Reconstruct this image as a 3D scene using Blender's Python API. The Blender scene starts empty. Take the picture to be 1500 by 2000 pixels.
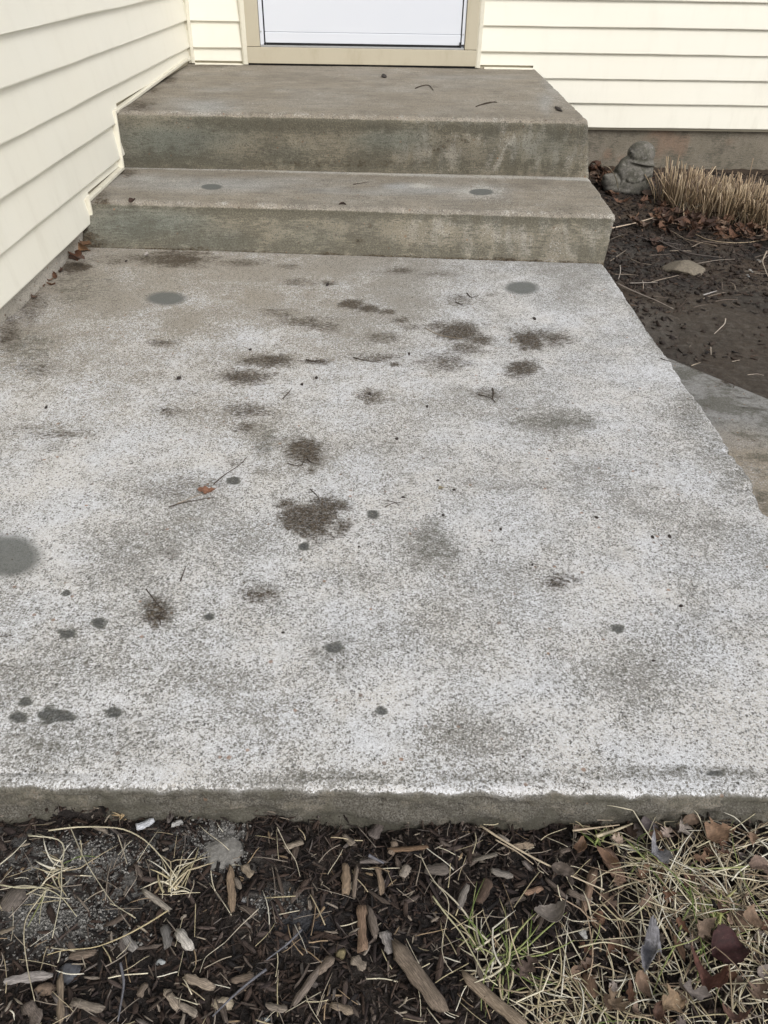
import bpy, math, random
import numpy as np
from mathutils import Vector, Matrix

# ------------------------------------------------------------------ camera
SC = bpy.context.scene
COL = SC.collection
CAMH = 0.8
F_, TH, PS, RO = 1500.0, 0.6340, 0.0077, 0.0191
_f0 = np.array([math.sin(PS), math.cos(PS), 0.0]); _r0 = np.array([math.cos(PS), -math.sin(PS), 0.0])
_zz = np.array([0, 0, 1.0])
FW = _f0*math.cos(TH) - _zz*math.sin(TH); _up = _f0*math.sin(TH) + _zz*math.cos(TH)
RV = _r0*math.cos(RO) + _up*math.sin(RO); UV = _up*math.cos(RO) - _r0*math.sin(RO)
CP = np.array([0, 0, CAMH])
cd = bpy.data.cameras.new('camera'); cam = bpy.data.objects.new('camera', cd); COL.objects.link(cam)
cd.sensor_width = 36; cd.lens = 27.0; cd.clip_start = 0.02; cd.clip_end = 500
M = Matrix(((RV[0], UV[0], -FW[0], 0), (RV[1], UV[1], -FW[1], 0), (RV[2], UV[2], -FW[2], CAMH), (0, 0, 0, 1)))
cam.matrix_world = M
SC.camera = cam
SC.render.resolution_x = 768; SC.render.resolution_y = 1024

def ray(x, y): return FW + RV*((x-750)/F_) - UV*((y-1000)/F_)
def Pz(x, y, z=0.0):
    d = ray(x, y); return CP + d*((z-CAMH)/d[2])
def Px(x, y, v):
    d = ray(x, y); return CP + d*(v/d[0])
def Py(x, y, v):
    d = ray(x, y); return CP + d*(v/d[1])
def proj(P):
    q = P - CP; w = q@FW
    return 750 + F_*(q@RV)/w, 1000 - F_*(q@UV)/w

# ------------------------------------------------------------------ world, sun, exposure
SUN_EL, SUN_AZ = 40.0, 148.0       # azimuth clockwise from +Y: light comes from behind the viewer
w = bpy.data.worlds.new('World'); SC.world = w; w.use_nodes = True
wn = w.node_tree; bg = wn.nodes['Background']
sky = wn.nodes.new('ShaderNodeTexSky'); sky.sky_type = 'NISHITA'; sky.sun_disc = False
sky.sun_elevation = math.radians(SUN_EL); sky.sun_rotation = math.radians(SUN_AZ)
sky.air_density = 1.0; sky.dust_density = 3.0; sky.ozone_density = 1.0
hs = wn.nodes.new('ShaderNodeHueSaturation'); hs.inputs['Saturation'].default_value = 0.35
wn.links.new(sky.outputs[0], hs.inputs['Color']); wn.links.new(hs.outputs[0], bg.inputs['Color'])
bg.inputs['Strength'].default_value = 0.14
sd = bpy.data.lights.new('sun', 'SUN'); sd.energy = 1.5; sd.angle = math.radians(22); sd.color = (1.0, 0.98, 0.965)
so = bpy.data.objects.new('sun', sd); COL.objects.link(so)
az, el = math.radians(SUN_AZ), math.radians(SUN_EL)
dv = Vector((math.sin(az)*math.cos(el), math.cos(az)*math.cos(el), math.sin(el)))
so.rotation_euler = dv.to_track_quat('Z', 'Y').to_euler(); so.location = (0, -3, 6)
vs = SC.view_settings
vs.view_transform = 'Standard'; vs.look = 'None'; vs.exposure = 0.10; vs.gamma = 1; vs.use_curve_mapping = False

rng = np.random.default_rng(7); random.seed(7)

# ------------------------------------------------------------------ noise
_T = [np.random.default_rng(100+i).random((256, 256)) for i in range(6)]
def vn(x, y, s, seed=0):
    """smooth value noise, features of size s metres, 0..1"""
    ra = .5+1.1*(seed % 5); x = np.asarray(x, float); y = np.asarray(y, float); x, y = x*math.cos(ra)-y*math.sin(ra), x*math.sin(ra)+y*math.cos(ra)
    T = _T[seed % 6]; x = np.asarray(x, float)/s + 37.3*seed + 500; y = np.asarray(y, float)/s + 11.7*seed + 500
    xi = np.floor(x).astype(int); yi = np.floor(y).astype(int); fx = x-xi; fy = y-yi
    fx = fx*fx*(3-2*fx); fy = fy*fy*(3-2*fy)
    a = T[xi % 256, yi % 256]; b = T[(xi+1) % 256, yi % 256]; c = T[xi % 256, (yi+1) % 256]; d = T[(xi+1) % 256, (yi+1) % 256]
    return (a*(1-fx)+b*fx)*(1-fy) + (c*(1-fx)+d*fx)*fy
def fbm(x, y, s, o=4, seed=0, g=0.5):
    r = 0; a = 1; t = 0
    for i in range(o):
        r = r + a*vn(x, y, s/2**i, seed+i); t += a; a *= g
    return r/t
def sst(a, b, x):
    t = np.clip((x-a)/(b-a), 0, 1); return t*t*(3-2*t)
def lerp(a, b, t): return a + (b-a)*t
def mixc(c, d, t): return c*(1-t[..., None]) + np.array(d)*t[..., None]

# ------------------------------------------------------------------ mesh helpers
def tag(o, label=None, cat=None, group=None, kind=None):
    if label: o['label'] = label
    if cat: o['category'] = cat
    if group: o['group'] = group
    if kind: o['kind'] = kind
    return o
def empty(name, loc, label, cat, group=None):
    o = bpy.data.objects.new(name, None); COL.objects.link(o); o.location = loc; o.empty_display_size = .05
    return tag(o, label, cat, group)
def mk(name, V, Fc, mat, parent=None, smooth=False, attrs=None, loc=None):
    """V (n,3) world coords, Fc list or (m,k) array -> one mesh object; origin moved to loc"""
    me = bpy.data.meshes.new(name)
    V = np.asarray(V, np.float32)
    if loc is None: loc = (0, 0, 0) if parent is None else tuple(parent.location)
    V = V - np.array(loc, np.float32)
    if isinstance(Fc, np.ndarray):
        m, k = Fc.shape
        me.vertices.add(len(V)); me.vertices.foreach_set('co', V.ravel())
        me.loops.add(m*k); me.loops.foreach_set('vertex_index', Fc.astype(np.int32).ravel())
        me.polygons.add(m); me.polygons.foreach_set('loop_start', np.arange(0, m*k, k, dtype=np.int32))
        me.update(calc_edges=True)
    else:
        me.from_pydata([tuple(map(float, v)) for v in V], [], [tuple(f) for f in Fc])
    me.validate()
    if attrs:
        for n, a in attrs.items():
            a = np.asarray(a, np.float32)
            if a.ndim == 1: at = me.attributes.new(n, 'FLOAT', 'POINT'); at.data.foreach_set('value', a)
            elif a.shape[1] == 3:
                at = me.attributes.new(n, 'FLOAT_VECTOR', 'POINT'); at.data.foreach_set('vector', a.ravel())
            else:
                at = me.attributes.new(n, 'FLOAT_COLOR', 'POINT'); at.data.foreach_set('color', a.ravel())
    if smooth: me.polygons.foreach_set('use_smooth', np.ones(len(me.polygons), bool))
    me.materials.append(mat)
    o = bpy.data.objects.new(name, me); COL.objects.link(o)
    if parent is not None: o.parent = parent
    else: o.location = loc
    return o
def grid_faces(nu, nv, flip=False):
    i = np.arange(nu-1)[:, None]*nv + np.arange(nv-1)[None, :]
    i = i.ravel(); q = np.stack([i, i+nv, i+nv+1, i+1], 1)
    return q[:, ::-1].copy() if flip else q
class MB:
    def __init__(s): s.v = []; s.f = []
    def add(s, V, Fs):
        b = len(s.v); s.v += [tuple(v) for v in V]; s.f += [tuple(b+i for i in f) for f in Fs]
    def box(s, x0, x1, y0, y1, z0, z1, c=0.0):
        """box, its vertical/horizontal edges chamfered by c"""
        if c <= 0:
            V = [(x, y, z) for x in (x0, x1) for y in (y0, y1) for z in (z0, z1)]
            s.add(V, [(0, 1, 3, 2), (4, 6, 7, 5), (0, 4, 5, 1), (2, 3, 7, 6), (0, 2, 6, 4), (1, 5, 7, 3)]); return
        import bmesh
        bm = bmesh.new(); bmesh.ops.create_cube(bm, size=1)
        for v in bm.verts: v.co = ((x0+x1)/2+v.co.x*(x1-x0), (y0+y1)/2+v.co.y*(y1-y0), (z0+z1)/2+v.co.z*(z1-z0))
        bmesh.ops.bevel(bm, geom=bm.edges[:], offset=c, segments=2, affect='EDGES', profile=.6)
        bm.verts.index_update(); s.add([v.co[:] for v in bm.verts], [[v.index for v in f.verts] for f in bm.faces]); bm.free()
    def prism(s, poly, axis, a, b):
        """polygon in the two other axes extruded along axis from a to b"""
        n = len(poly); V = []
        for t in (a, b):
            for p in poly:
                q = list(p); q.insert(axis, t); V.append(q)
        s.add(V, [tuple(range(n))[::-1], tuple(range(n, 2*n))] + [(i, (i+1) % n, n+(i+1) % n, n+i) for i in range(n)])
    def mk(s, name, mat, parent=None, smooth=False, loc=None): return mk(name, s.v, s.f, mat, parent, smooth, None, loc)

# ------------------------------------------------------------------ materials
class NT:
    def __init__(s, name, rough=.8, spec=.3):
        s.m = bpy.data.materials.new(name); s.m.use_nodes = True; s.t = s.m.node_tree; s.b = s.t.nodes['Principled BSDF']
        s.b.inputs['Roughness'].default_value = rough; s.b.inputs['Specular IOR Level'].default_value = spec
        s.tc = s.n('ShaderNodeTexCoord').outputs['Object']
    def n(s, k, **kw):
        x = s.t.nodes.new(k)
        for a, v in kw.items(): setattr(x, a, v)
        return x
    def set(s, sock, v):
        if isinstance(v, bpy.types.NodeSocket): s.t.links.new(v, sock)
        else: sock.default_value = v
    def noise(s, sc, det=2, rough=.5, vec=None, dist=0, col=False):
        x = s.n('ShaderNodeTexNoise'); s.set(x.inputs['Vector'], vec or s.tc); s.set(x.inputs['Scale'], sc)
        x.inputs['Detail'].default_value = det; x.inputs['Roughness'].default_value = rough; x.inputs['Distortion'].default_value = dist
        return x.outputs['Color' if col else 'Fac']
    def voro(s, sc, vec=None, feat='F1', out='Distance', rnd=1):
        x = s.n('ShaderNodeTexVoronoi', feature=feat); s.set(x.inputs['Vector'], vec or s.tc); x.inputs['Scale'].default_value = sc
        x.inputs['Randomness'].default_value = rnd
        return x.outputs[out]
    def mapv(s, scale, vec=None, rot=(0, 0, 0)):
        x = s.n('ShaderNodeMapping'); s.set(x.inputs['Vector'], vec or s.tc); x.inputs['Scale'].default_value = scale; x.inputs['Rotation'].default_value = rot
        return x.outputs[0]
    def math(s, op, a, b=0.0, c=0.0, clamp=False):
        x = s.n('ShaderNodeMath', operation=op, use_clamp=clamp); s.set(x.inputs[0], a); s.set(x.inputs[1], b); s.set(x.inputs[2], c); return x.outputs[0]
    def ramp(s, v, a, b, lo=0.0, hi=1.0, smooth=True):
        x = s.n('ShaderNodeMapRange', interpolation_type='SMOOTHSTEP' if smooth else 'LINEAR'); s.set(x.inputs['Value'], v)
        x.inputs['From Min'].default_value = a; x.inputs['From Max'].default_value = b; x.inputs['To Min'].default_value = lo; x.inputs['To Max'].default_value = hi
        return x.outputs[0]
    def mix(s, f, a, b, mode='MIX'):
        x = s.n('ShaderNodeMix', data_type='RGBA', blend_type=mode)
        s.set(x.inputs[0], f)
        for k, v in ((6, a), (7, b)):
            if isinstance(v, tuple) and len(v) == 3: v = (*v, 1)
            s.set(x.inputs[k], v)
        return x.outputs[2]
    def attr(s, name): return s.n('ShaderNodeAttribute', attribute_name=name)
    def sep(s, c):
        x = s.n('ShaderNodeSeparateColor'); s.set(x.inputs[0], c); return x.outputs
    def bump(s, h, strength=.4, dist=.002, prev=None):
        x = s.n('ShaderNodeBump'); s.set(x.inputs['Height'], h); x.inputs['Strength'].default_value = strength; x.inputs['Distance'].default_value = dist
        if prev: s.set(x.inputs['Normal'], prev)
        return x.outputs[0]
    def out(s, col, nrm=None, rough=None):
        if isinstance(col, tuple) and len(col) == 3: col = (*col, 1)
        s.set(s.b.inputs['Base Color'], col)
        if nrm: s.set(s.b.inputs['Normal'], nrm)
        if rough is not None: s.set(s.b.inputs['Roughness'], rough)
        return s.m

def concrete_mat(name, sc=1.0, lime_col=(.78, .79, .81), grit=.75, streak=False, bstr=.5):
    N = NT(name, .92, .2)
    tint = N.attr('tint').outputs['Color']; ma = N.attr('mask'); msk = N.sep(ma.outputs['Color']); smear = ma.outputs['Alpha']
    vec = N.tc
    dn_ = N.n('ShaderNodeVectorMath', operation='ADD'); N.set(dn_.inputs[0], N.tc); nn = N.n('ShaderNodeVectorMath', operation='SCALE'); N.set(nn.inputs[0], N.noise(300, 1, .5, col=True)); nn.inputs['Scale'].default_value = .006; N.set(dn_.inputs[1], nn.outputs[0]); N.n1v = dn_.outputs[0]
    n1 = N.noise(330*sc, 2.5, .62); n1b = N.noise(520*sc, 2, .6); n2 = N.noise(26, 4, .6); n3 = N.noise(7, 3, .6)
    nst = N.noise(60, 4, .7, vec=N.mapv((.6, 3.0, 3.0)) if streak else N.mapv((1.0, 1.4, 1.0)))
    # lime crust broken by dark sand grains
    gc = N.sep(N.voro(430*sc, out='Color', vec=N.n1v)); gc2 = N.sep(N.voro(820*sc, out='Color', vec=N.n1v))
    cell = N.math('ADD', N.math('MULTIPLY', gc[0], .62), N.math('MULTIPLY', gc2[0], .38))
    n2b = N.noise(75, 3, .65)
    v = N.math('ADD', cell, N.math('MULTIPLY', N.math('SUBTRACT', msk[1], .60), 1.0))
    v = N.math('ADD', v, N.math('MULTIPLY', N.math('SUBTRACT', n2, .5), .55))
    v = N.math('ADD', v, N.math('MULTIPLY', N.math('SUBTRACT', n2b, .5), .75))
    v = N.math('ADD', v, N.math('MULTIPLY', N.math('SUBTRACT', n1, .5), 1.1))
    v = N.math('SUBTRACT', v, N.math('MULTIPLY', msk[2], .38))
    v = N.math('SUBTRACT', v, N.math('MULTIPLY', msk[0], .25))
    wfac = N.ramp(v, .45, .68)
    dark = N.mix(N.ramp(n1b, .35, .65), (.055, .052, .045), (.19, .18, .155))
    base = N.mix(N.math('MULTIPLY', N.ramp(n1, .62, .40), grit), tint, dark)          # grains
    base = N.mix(N.ramp(n1b, .30, .62, .0, .30), base, N.mix(.6, (.55, .53, .48), tint))
    lim = N.math('MULTIPLY', wfac, N.ramp(msk[1], .12, .60))
    col = N.mix(lim, base, N.mix(gc2[1], N.mix(N.ramp(n3, .35, .65), tuple(c*.56 for c in lime_col), tuple(c*q for c, q in zip(lime_col, (.66, .61, .53)))), tuple(c*1.0 for c in lime_col)))
    # patchy brightness, coloured pebbles
    col = N.mix(N.ramp(n3, .3, .75, 0, .16), col, (.45, .44, .42), 'MULTIPLY')
    vc = N.voro(95*sc, out='Color'); vd = N.voro(95*sc)
    gate = N.math('MULTIPLY', N.ramp(N.sep(vc)[0], .965, .975), N.ramp(vd, .34, .22))
    col = N.mix(N.math('MULTIPLY', gate, .75), col, N.mix(N.sep(vc)[1], (.07, .068, .06), (.30, .17, .10)))
    vc2 = N.voro(210*sc, out='Color', vec=N.n1v); vd2 = N.voro(210*sc, vec=N.n1v)
    dg = N.math('MULTIPLY', N.ramp(N.math('ADD', N.sep(vc2)[0], N.math('MULTIPLY', N.math('SUBTRACT', n2, .5), -1.4)), .55, .64), N.ramp(vd2, .50, .25))
    col = N.mix(N.math('MULTIPLY', dg, grit), col, N.mix(N.sep(vc2)[1], (.035, .034, .032), (.15, .14, .115)))
    # algae / wear
    da = N.math('ADD', msk[2], N.math('ADD', N.math('MULTIPLY', N.math('SUBTRACT', nst, .5), 1.6), N.math('MULTIPLY', N.math('SUBTRACT', n2, .5), 1.0)))
    da = N.math('MULTIPLY', N.ramp(da, .20, .75), N.ramp(msk[2], .0, .22))
    da2 = N.math('MULTIPLY', da, N.ramp(n1, .70, .40, .55, 1.0))
    col = N.mix(N.math('MULTIPLY', da2, .78), col, (.080, .076, .058))
    # brown organic stain
    ns = N.noise(110, 5, .75, vec=N.mapv((.8, 1.6, 1.0)))
    s = N.math('ADD', N.math('MULTIPLY', N.math('SUBTRACT', ns, .5), 3.2), N.math('MULTIPLY', N.math('SUBTRACT', n1, .5), 1.4))
    s = N.math('ADD', msk[0], N.math('ADD', s, N.math('MULTIPLY', N.math('SUBTRACT', n2, .5), 1.6)))
    s = N.math('MULTIPLY', N.ramp(s, .14, 1.0), N.ramp(msk[0], .02, .25))
    col = N.mix(N.math('MULTIPLY', s, N.ramp(cell, .15, .85, .97, .74)), col, N.mix(N.ramp(N.noise(170, 4, .7), .35, .65), (.016, .011, .007), (.085, .062, .038)))
    col = N.mix(smear, col, N.mix(N.ramp(msk[2], .7, 1.0), N.mix(N.ramp(n1b, .3, .7), (.10, .105, .098), (.15, .155, .145)), N.mix(N.ramp(n1b, .3, .7), (.03, .032, .034), (.10, .105, .105))))
    h = N.math('ADD', N.math('MULTIPLY', n1, 1.0), N.math('MULTIPLY', n2, .5))
    h = N.math('SUBTRACT', h, N.math('MULTIPLY', gate, .3))
    flat = N.math('SUBTRACT', 1.0, N.math('MULTIPLY', smear, .85))
    bp = N.bump(N.math('MULTIPLY', h, flat), bstr, .0026)
    return N.out(col, bp)

M_slab = concrete_mat('weathered_slab_concrete')
M_step = concrete_mat('step_concrete', .8, (.60, .585, .54), .62, True, .6)
M_path = concrete_mat('path_concrete', 1.1, (.6, .6, .6), .55, False, .3)
M_found = concrete_mat('foundation_concrete', 1.0, (.5, .48, .44), .5, True, .5)

def siding_mat(name, axis):
    N = NT(name, .42, .4)
    st = (1, .5, 6) if axis == 1 else (.5, 1, 6)
    g = N.noise(14, 4, .6, vec=N.mapv((1, 1, .25)))
    grain = N.noise(60, 4, .7, vec=N.mapv((.06, .06, 2.4) if True else st))
    z = N.n('ShaderNodeSeparateXYZ'); N.set(z.inputs[0], N.tc)
    # dirt that gathers towards the ground and speckles of grime
    low = N.ramp(z.outputs[2], .62, .0)
    dirt = N.math('MULTIPLY', N.ramp(g, .48, .78), N.math('ADD', .10, N.math('MULTIPLY', low, .28)))
    col = N.mix(dirt, (.83, .805, .70), (.52, .48, .38))
    spk = N.noise(220, 3, .6)
    col = N.mix(N.math('MULTIPLY', N.ramp(spk, .66, .74), N.math('MULTIPLY', low, .35)), col, (.22, .17, .10))
    col = N.mix(N.ramp(N.noise(2.3, 2), .3, .7, 0, .12), col, (.82, .83, .77))
    return N.out(col, N.bump(grain, .10, .0008))
M_sid = siding_mat('cream_vinyl_siding', 0)
N = NT('cream_vinyl_trim', .45, .4)
M_trim = N.out(N.mix(N.ramp(N.noise(30, 4, .6), .45, .8, 0, .35), (.72, .69, .58), (.42, .37, .27)), N.bump(N.noise(80), .05, .001))
N = NT('beige_painted_metal', .5, .4)
M_beige = N.out(N.mix(N.ramp(N.noise(9, 5, .65, vec=N.mapv((1, 1, .4))), .45, .75, 0, .45), (.50, .455, .35), (.34, .29, .19)), N.bump(N.noise(50), .06, .001))
N = NT('white_door_paint', .22, .5)
M_door = N.out(N.mix(N.ramp(N.noise(5, 3), .3, .8, 0, .15), (.70, .73, .79), (.62, .665, .74)), N.bump(N.noise(6, 2), .05, .004))
N = NT('grey_metal', .35, .5); N.b.inputs['Metallic'].default_value = .6
M_metal = N.out(N.mix(N.noise(40), (.42, .43, .43), (.55, .56, .57)))
N = NT('black_rubber', .7, .3)
M_black = N.out(N.mix(N.noise(60), (.010, .010, .012), (.03, .03, .03)))
N = NT('door_glass', .05, .5)
M_glass = N.out((.04, .05, .06)); N.b.inputs['Coat Weight'].default_value = .5

def soil_mat():
    N = NT('soil', .75, .35)
    tint = N.attr('tint').outputs['Color']
    n1 = N.noise(180, 5, .75); n2 = N.noise(45, 4, .65); v = N.voro(120)
    col = N.mix(N.ramp(n1, .35, .72), N.mix(.55, tint, (.004, .003, .002)), tint)
    col = N.mix(N.ramp(n1, .60, .80, 0, .45), col, N.mix(.35, tint, (.55, .50, .42)))
    h = N.math('ADD', n1, N.math('MULTIPLY', n2, 1.2))
    return N.out(col, N.bump(h, .8, .006), N.ramp(n2, .3, .7, .45, .95))
M_soil = soil_mat()

def litter_mat(name, grain=(6, 60, 60), rough=.85, spec=.25, amt=.5, trans=0):
    """colour per piece in 'tint', its own length/width/height coordinates in 'lc'"""
    N = NT(name, rough, spec)
    tint = N.attr('tint').outputs['Color']; lc = N.attr('lc').outputs['Vector']
    g = N.noise(1.0, 5, .7, vec=N.mapv(grain, lc), dist=.4)
    col = N.mix(N.ramp(g, .40, .66, amt, 0), tint, N.mix(.75, tint, (.006, .004, .003)))
    col = N.mix(N.ramp(g, .60, .80, 0, .35), col, N.mix(.4, tint, (.62, .55, .46)))
    b = N.bump(g, .6, .0012)
    if trans: N.b.inputs['Subsurface Weight'].default_value = 0
    return N.out(col, b)
M_wood = litter_mat('weathered_wood', (90, 900, 900), .8, .3, .75)
M_leaf = litter_mat('dead_leaf', (140, 260, 100), .7, .3, .55)
M_straw = litter_mat('dry_straw', (60, 900, 900), .55, .35, .30)
M_twig = litter_mat('twig_bark', (200, 900, 900), .85, .2, .55)
N = NT('stone', .85, .3)
tt = N.attr('tint').outputs['Color']; n1 = N.noise(160, 5, .7); n2 = N.noise(40, 3)
M_stone = N.out(N.mix(N.ramp(n1, .35, .7, .7, 0), tt, N.mix(.65, tt, (.02, .018, .015))), N.bump(N.math('ADD', n1, n2), .5, .004))
N = NT('statue_stone', .95, .15)
n1 = N.noise(120, 5, .7); n2 = N.noise(22, 4, .65)
c = N.mix(N.ramp(n2, .35, .68), (.235, .22, .195), (.12, .115, .09)); c = N.mix(N.ramp(n1, .4, .7, .5, 0), c, (.05, .05, .042))
c = N.mix(N.ramp(N.noise(60, 3), .60, .75, 0, .5), c, (.33, .32, .30))
M_statue = N.out(c, N.bump(n1, .6, .003))

# ------------------------------------------------------------------ measured layout (metres)
XL, SK, YW = -0.9764, 0.0044, 4.4135          # left wall plane (slightly skewed), door wall plane
Z0, SP = 0.0594, 0.1106                        # bottom of the lowest siding course, exposure of a course
H1, H2 = 0.1255, 0.3180                        # tread and landing heights
Y1B, Y1, Y2B, Y2 = 2.466, 2.560, 3.040, 3.02   # riser bases and nosings
XR = 0.7053
BSK = 0.025                                    # the door wall runs slightly off square
YF = Pz(750, 1549)[1]                          # front edge of the slab
def xl(y): return XL + SK*(YW-y)
def yw(x): return YW + BSK*x

# ------------------------------------------------------------------ stains measured on the photograph
def blobs(px, py, L, seed=0, wob=.35):
    """soft irregular ellipses (cx, cy, rx, ry, strength)"""
    m = np.zeros_like(px)
    for i, (cx, cy, rx, ry, s) in enumerate(L):
        d = np.sqrt(((px-cx)/rx)**2 + ((py-cy)/ry)**2)
        d = d*(1 + wob*(fbm(px/rx, py/ry, 1.3, 3, seed+i % 3)-.5)*2)
        m = np.maximum(m, s*sst(1.55, .15, d*(1+wob*1.2*(fbm(px/rx*1.0, py/ry*1.0, .38, 3, seed+1)-.5))))
    return m
BROWN = [(608, 1010, 64, 34, 1.05), (560, 985, 22, 12, .6), (665, 1030, 20, 14, .6), (590, 878, 42, 26, .80), (606, 918, 12, 9, .5), (472, 737, 52, 15, .80), (532, 704, 55, 15, .78),
 (480, 800, 58, 15, .5), (488, 832, 26, 12, .5), (690, 594, 28, 9, .85), (722, 602, 26, 8, .8), (757, 608, 22, 6, .6), (600, 628, 50, 13, .55), (545, 615, 34, 9, .45), (640, 640, 30, 9, .4), (530, 606, 40, 5, .4), (575, 550, 32, 9, .5),
 (895, 650, 46, 18, 1.0), (858, 638, 40, 9, .6), (935, 664, 40, 10, .75), (905, 680, 34, 12, .6), (800, 640, 26, 6, .4), (1035, 663, 34, 17, 1.1), (1075, 660, 52, 18, .62), (1015, 718, 33, 15, .85),
 (870, 708, 48, 18, .58), (720, 775, 32, 14, .55), (735, 700, 56, 10, .55), (618, 706, 34, 6, .6), (745, 660, 40, 12, .45), (318, 669, 34, 8, .55),
 (955, 770, 24, 14, .45), (330, 803, 30, 13, .38), (895, 585, 28, 11, .45), (960, 575, 20, 6, .3), (308, 1192, 32, 27, .72), (500, 1157, 46, 20, .42),
 (335, 1078, 22, 18, .35), (1090, 1135, 32, 18, .55), (560, 770, 24, 9, .35), (640, 553, 14, 5, .6), (780, 625, 16, 5, .6), (770, 712, 13, 5, .7), (780, 528, 40, 8, .5),
 (860, 535, 40, 8, .35), (120, 848, 80, 9, .38), (60, 835, 50, 8, .3), (90, 720, 60, 18, .3), (350, 508, 75, 13, .85), (470, 514, 60, 8, .5), (240, 505, 60, 10, .4), (150, 520, 35, 12, .9), (60, 600, 30, 30, .5), (20, 650, 26, 30, .5),
 (560, 520, 40, 7, .4), (750, 640, 250, 120, .10), (500, 700, 250, 100, .10), (1170, 700, 60, 20, .18), (320, 960, 60, 14, .25), (390, 945, 60, 12, .3), (455, 900, 20, 14, .35)]
ALGAE = [(845, 1065, 60, 38, .55), (1080, 823, 110, 20, .55), (650, 1275, 95, 70, .42), (640, 1120, 120, 40, .22), (520, 860, 30, 40, .5), (510, 920, 20, 12, .5),
 (1330, 1100, 150, 60, .22), (250, 1440, 120, 70, .35), (90, 1470, 130, 60, .4), (30, 1320, 120, 60, .35), (1200, 1080, 60, 30, .3), (980, 1150, 120, 80, .25), (1180, 1330, 180, 60, .30),
 (750, 870, 60, 20, .3), (250, 1060, 120, 60, .25), (420, 1330, 120, 50, .3), (900, 1440, 160, 50, .3), (1300, 1510, 220, 14, .55), (900, 1518, 260, 12, .35), (640, 1518, 240, 12, .5), (1400, 880, 60, 50, .4), (1350, 800, 35, 70, .4), (1440, 930, 40, 50, .45), (1230, 1350, 100, 50, .25),
 (230, 1130, 160, 40, .25), (1250, 900, 160, 30, .25), (60, 1200, 100, 60, .25), (1380, 1230, 150, 70, .28), (150, 560, 90, 50, .45), (50, 680, 80, 40, .5), (60, 720, 60, 30, .4), (700, 1000, 500, 200, .12)]
SPOTS = [(105, 1398, 38, 14), (222, 1390, 16, 10), (50, 1370, 14, 10), (35, 1402, 20, 11), (192, 1217, 13, 8), (130, 1238, 16, 10), (745, 1390, 14, 9), (130, 1157, 8, 5),
 (594, 1070, 10, 7), (728, 1005, 13, 9), (1207, 1228, 13, 8), (655, 1265, 18, 12), (1400, 1510, 16, 6), (455, 940, 12, 7), (410, 1205, 10, 7)]

# ------------------------------------------------------------------ the patio slab: one dense sheet with broken edges
def edge_right(y):
    b = sst(1.9, 1.0, y)
    return XR + .003*(vn(y, 0*y, .11, 1)-.5) - .013*b*sst(.60, .68, fbm(y, 0*y, .16, 4, 2)) - .006*sst(.70, .8, vn(y, 0*y, .04, 3))*sst(2.2, 1.6, y) + .003*(vn(y, 0*y, .009, 4)-.5)
def edge_front(x): return YF + .004*(vn(x, 0*x, .25, 2)-.5) + .003*sst(.6, .9, fbm(x, 0*x, .06, 3, 3)) + .0015*(vn(x, 0*x, .012, 4)-.5)
nx, ny = 500, 620
SKX = np.array([.004, .010, .020, .04, .08, .14]); SKY = np.array([.003, .007, .012, .018, .025, .032, .040, .050, .065, .09, .14])
u = np.linspace(0, 1, nx); v = (np.linspace(0, 1, ny))**1.45
U = np.concatenate([u, np.ones(len(SKX))]); dX = np.concatenate([np.zeros(nx), SKX])
V_ = np.concatenate([np.zeros(len(SKY)), v]); dY = np.concatenate([SKY[::-1], np.zeros(ny)])
UU, VV = np.meshgrid(U, V_, indexing='ij'); DX, DY = np.meshgrid(dX, dY, indexing='ij')
y0 = YF + VV*(2.62-YF)
xR = edge_right(y0); xLf = xl(y0) - .024
X = xLf + UU*(xR-xLf); Y = edge_front(X); Y = Y + VV*(2.62-Y)
dr = xR - X; df = Y - edge_front(X)
r = .010 + .012*fbm(X, Y, .05, 2, 1)
def rnd(d, r): t = np.clip((r-d)/r, 0, 1); return r*(1-np.sqrt(1-t*t*.98))
Z = -rnd(dr, r)*.9 - rnd(df, r*.75)*.9
Z += -.010*(sst(.0, -.5, X+.5))*sst(2.6, 1.6, Y)*0 + .003*(fbm(X, Y, .5, 2, 4)-.5) + .0012*(fbm(X, Y, .03, 3, 1)-.5)
# broken pits along the right side, tooling groove along the front
Z -= .010*sst(.05, .0, dr)*sst(.52, .75, fbm(X, Y, .035, 3, 5))*sst(1.9, 1.2, Y)
Z -= .0022*np.exp(-((df-.020-.004*vn(X, 0*X, .2, 1))/.0035)**2)*sst(.35, .6, vn(X, 0*X, .3, 5))
dn = DX + DY
bulge = (fbm(X+DY*1.5, Y+DX*3+DY*4, .035, 4, 2, .65)-.5)
Z -= dn
X = X + np.where(DX > 0, .010*bulge + .006*sst(0, .05, DX), 0)
Y = Y - np.where(DY > 0, .020*bulge + .004*sst(.0, .03, DY), 0)
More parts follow.
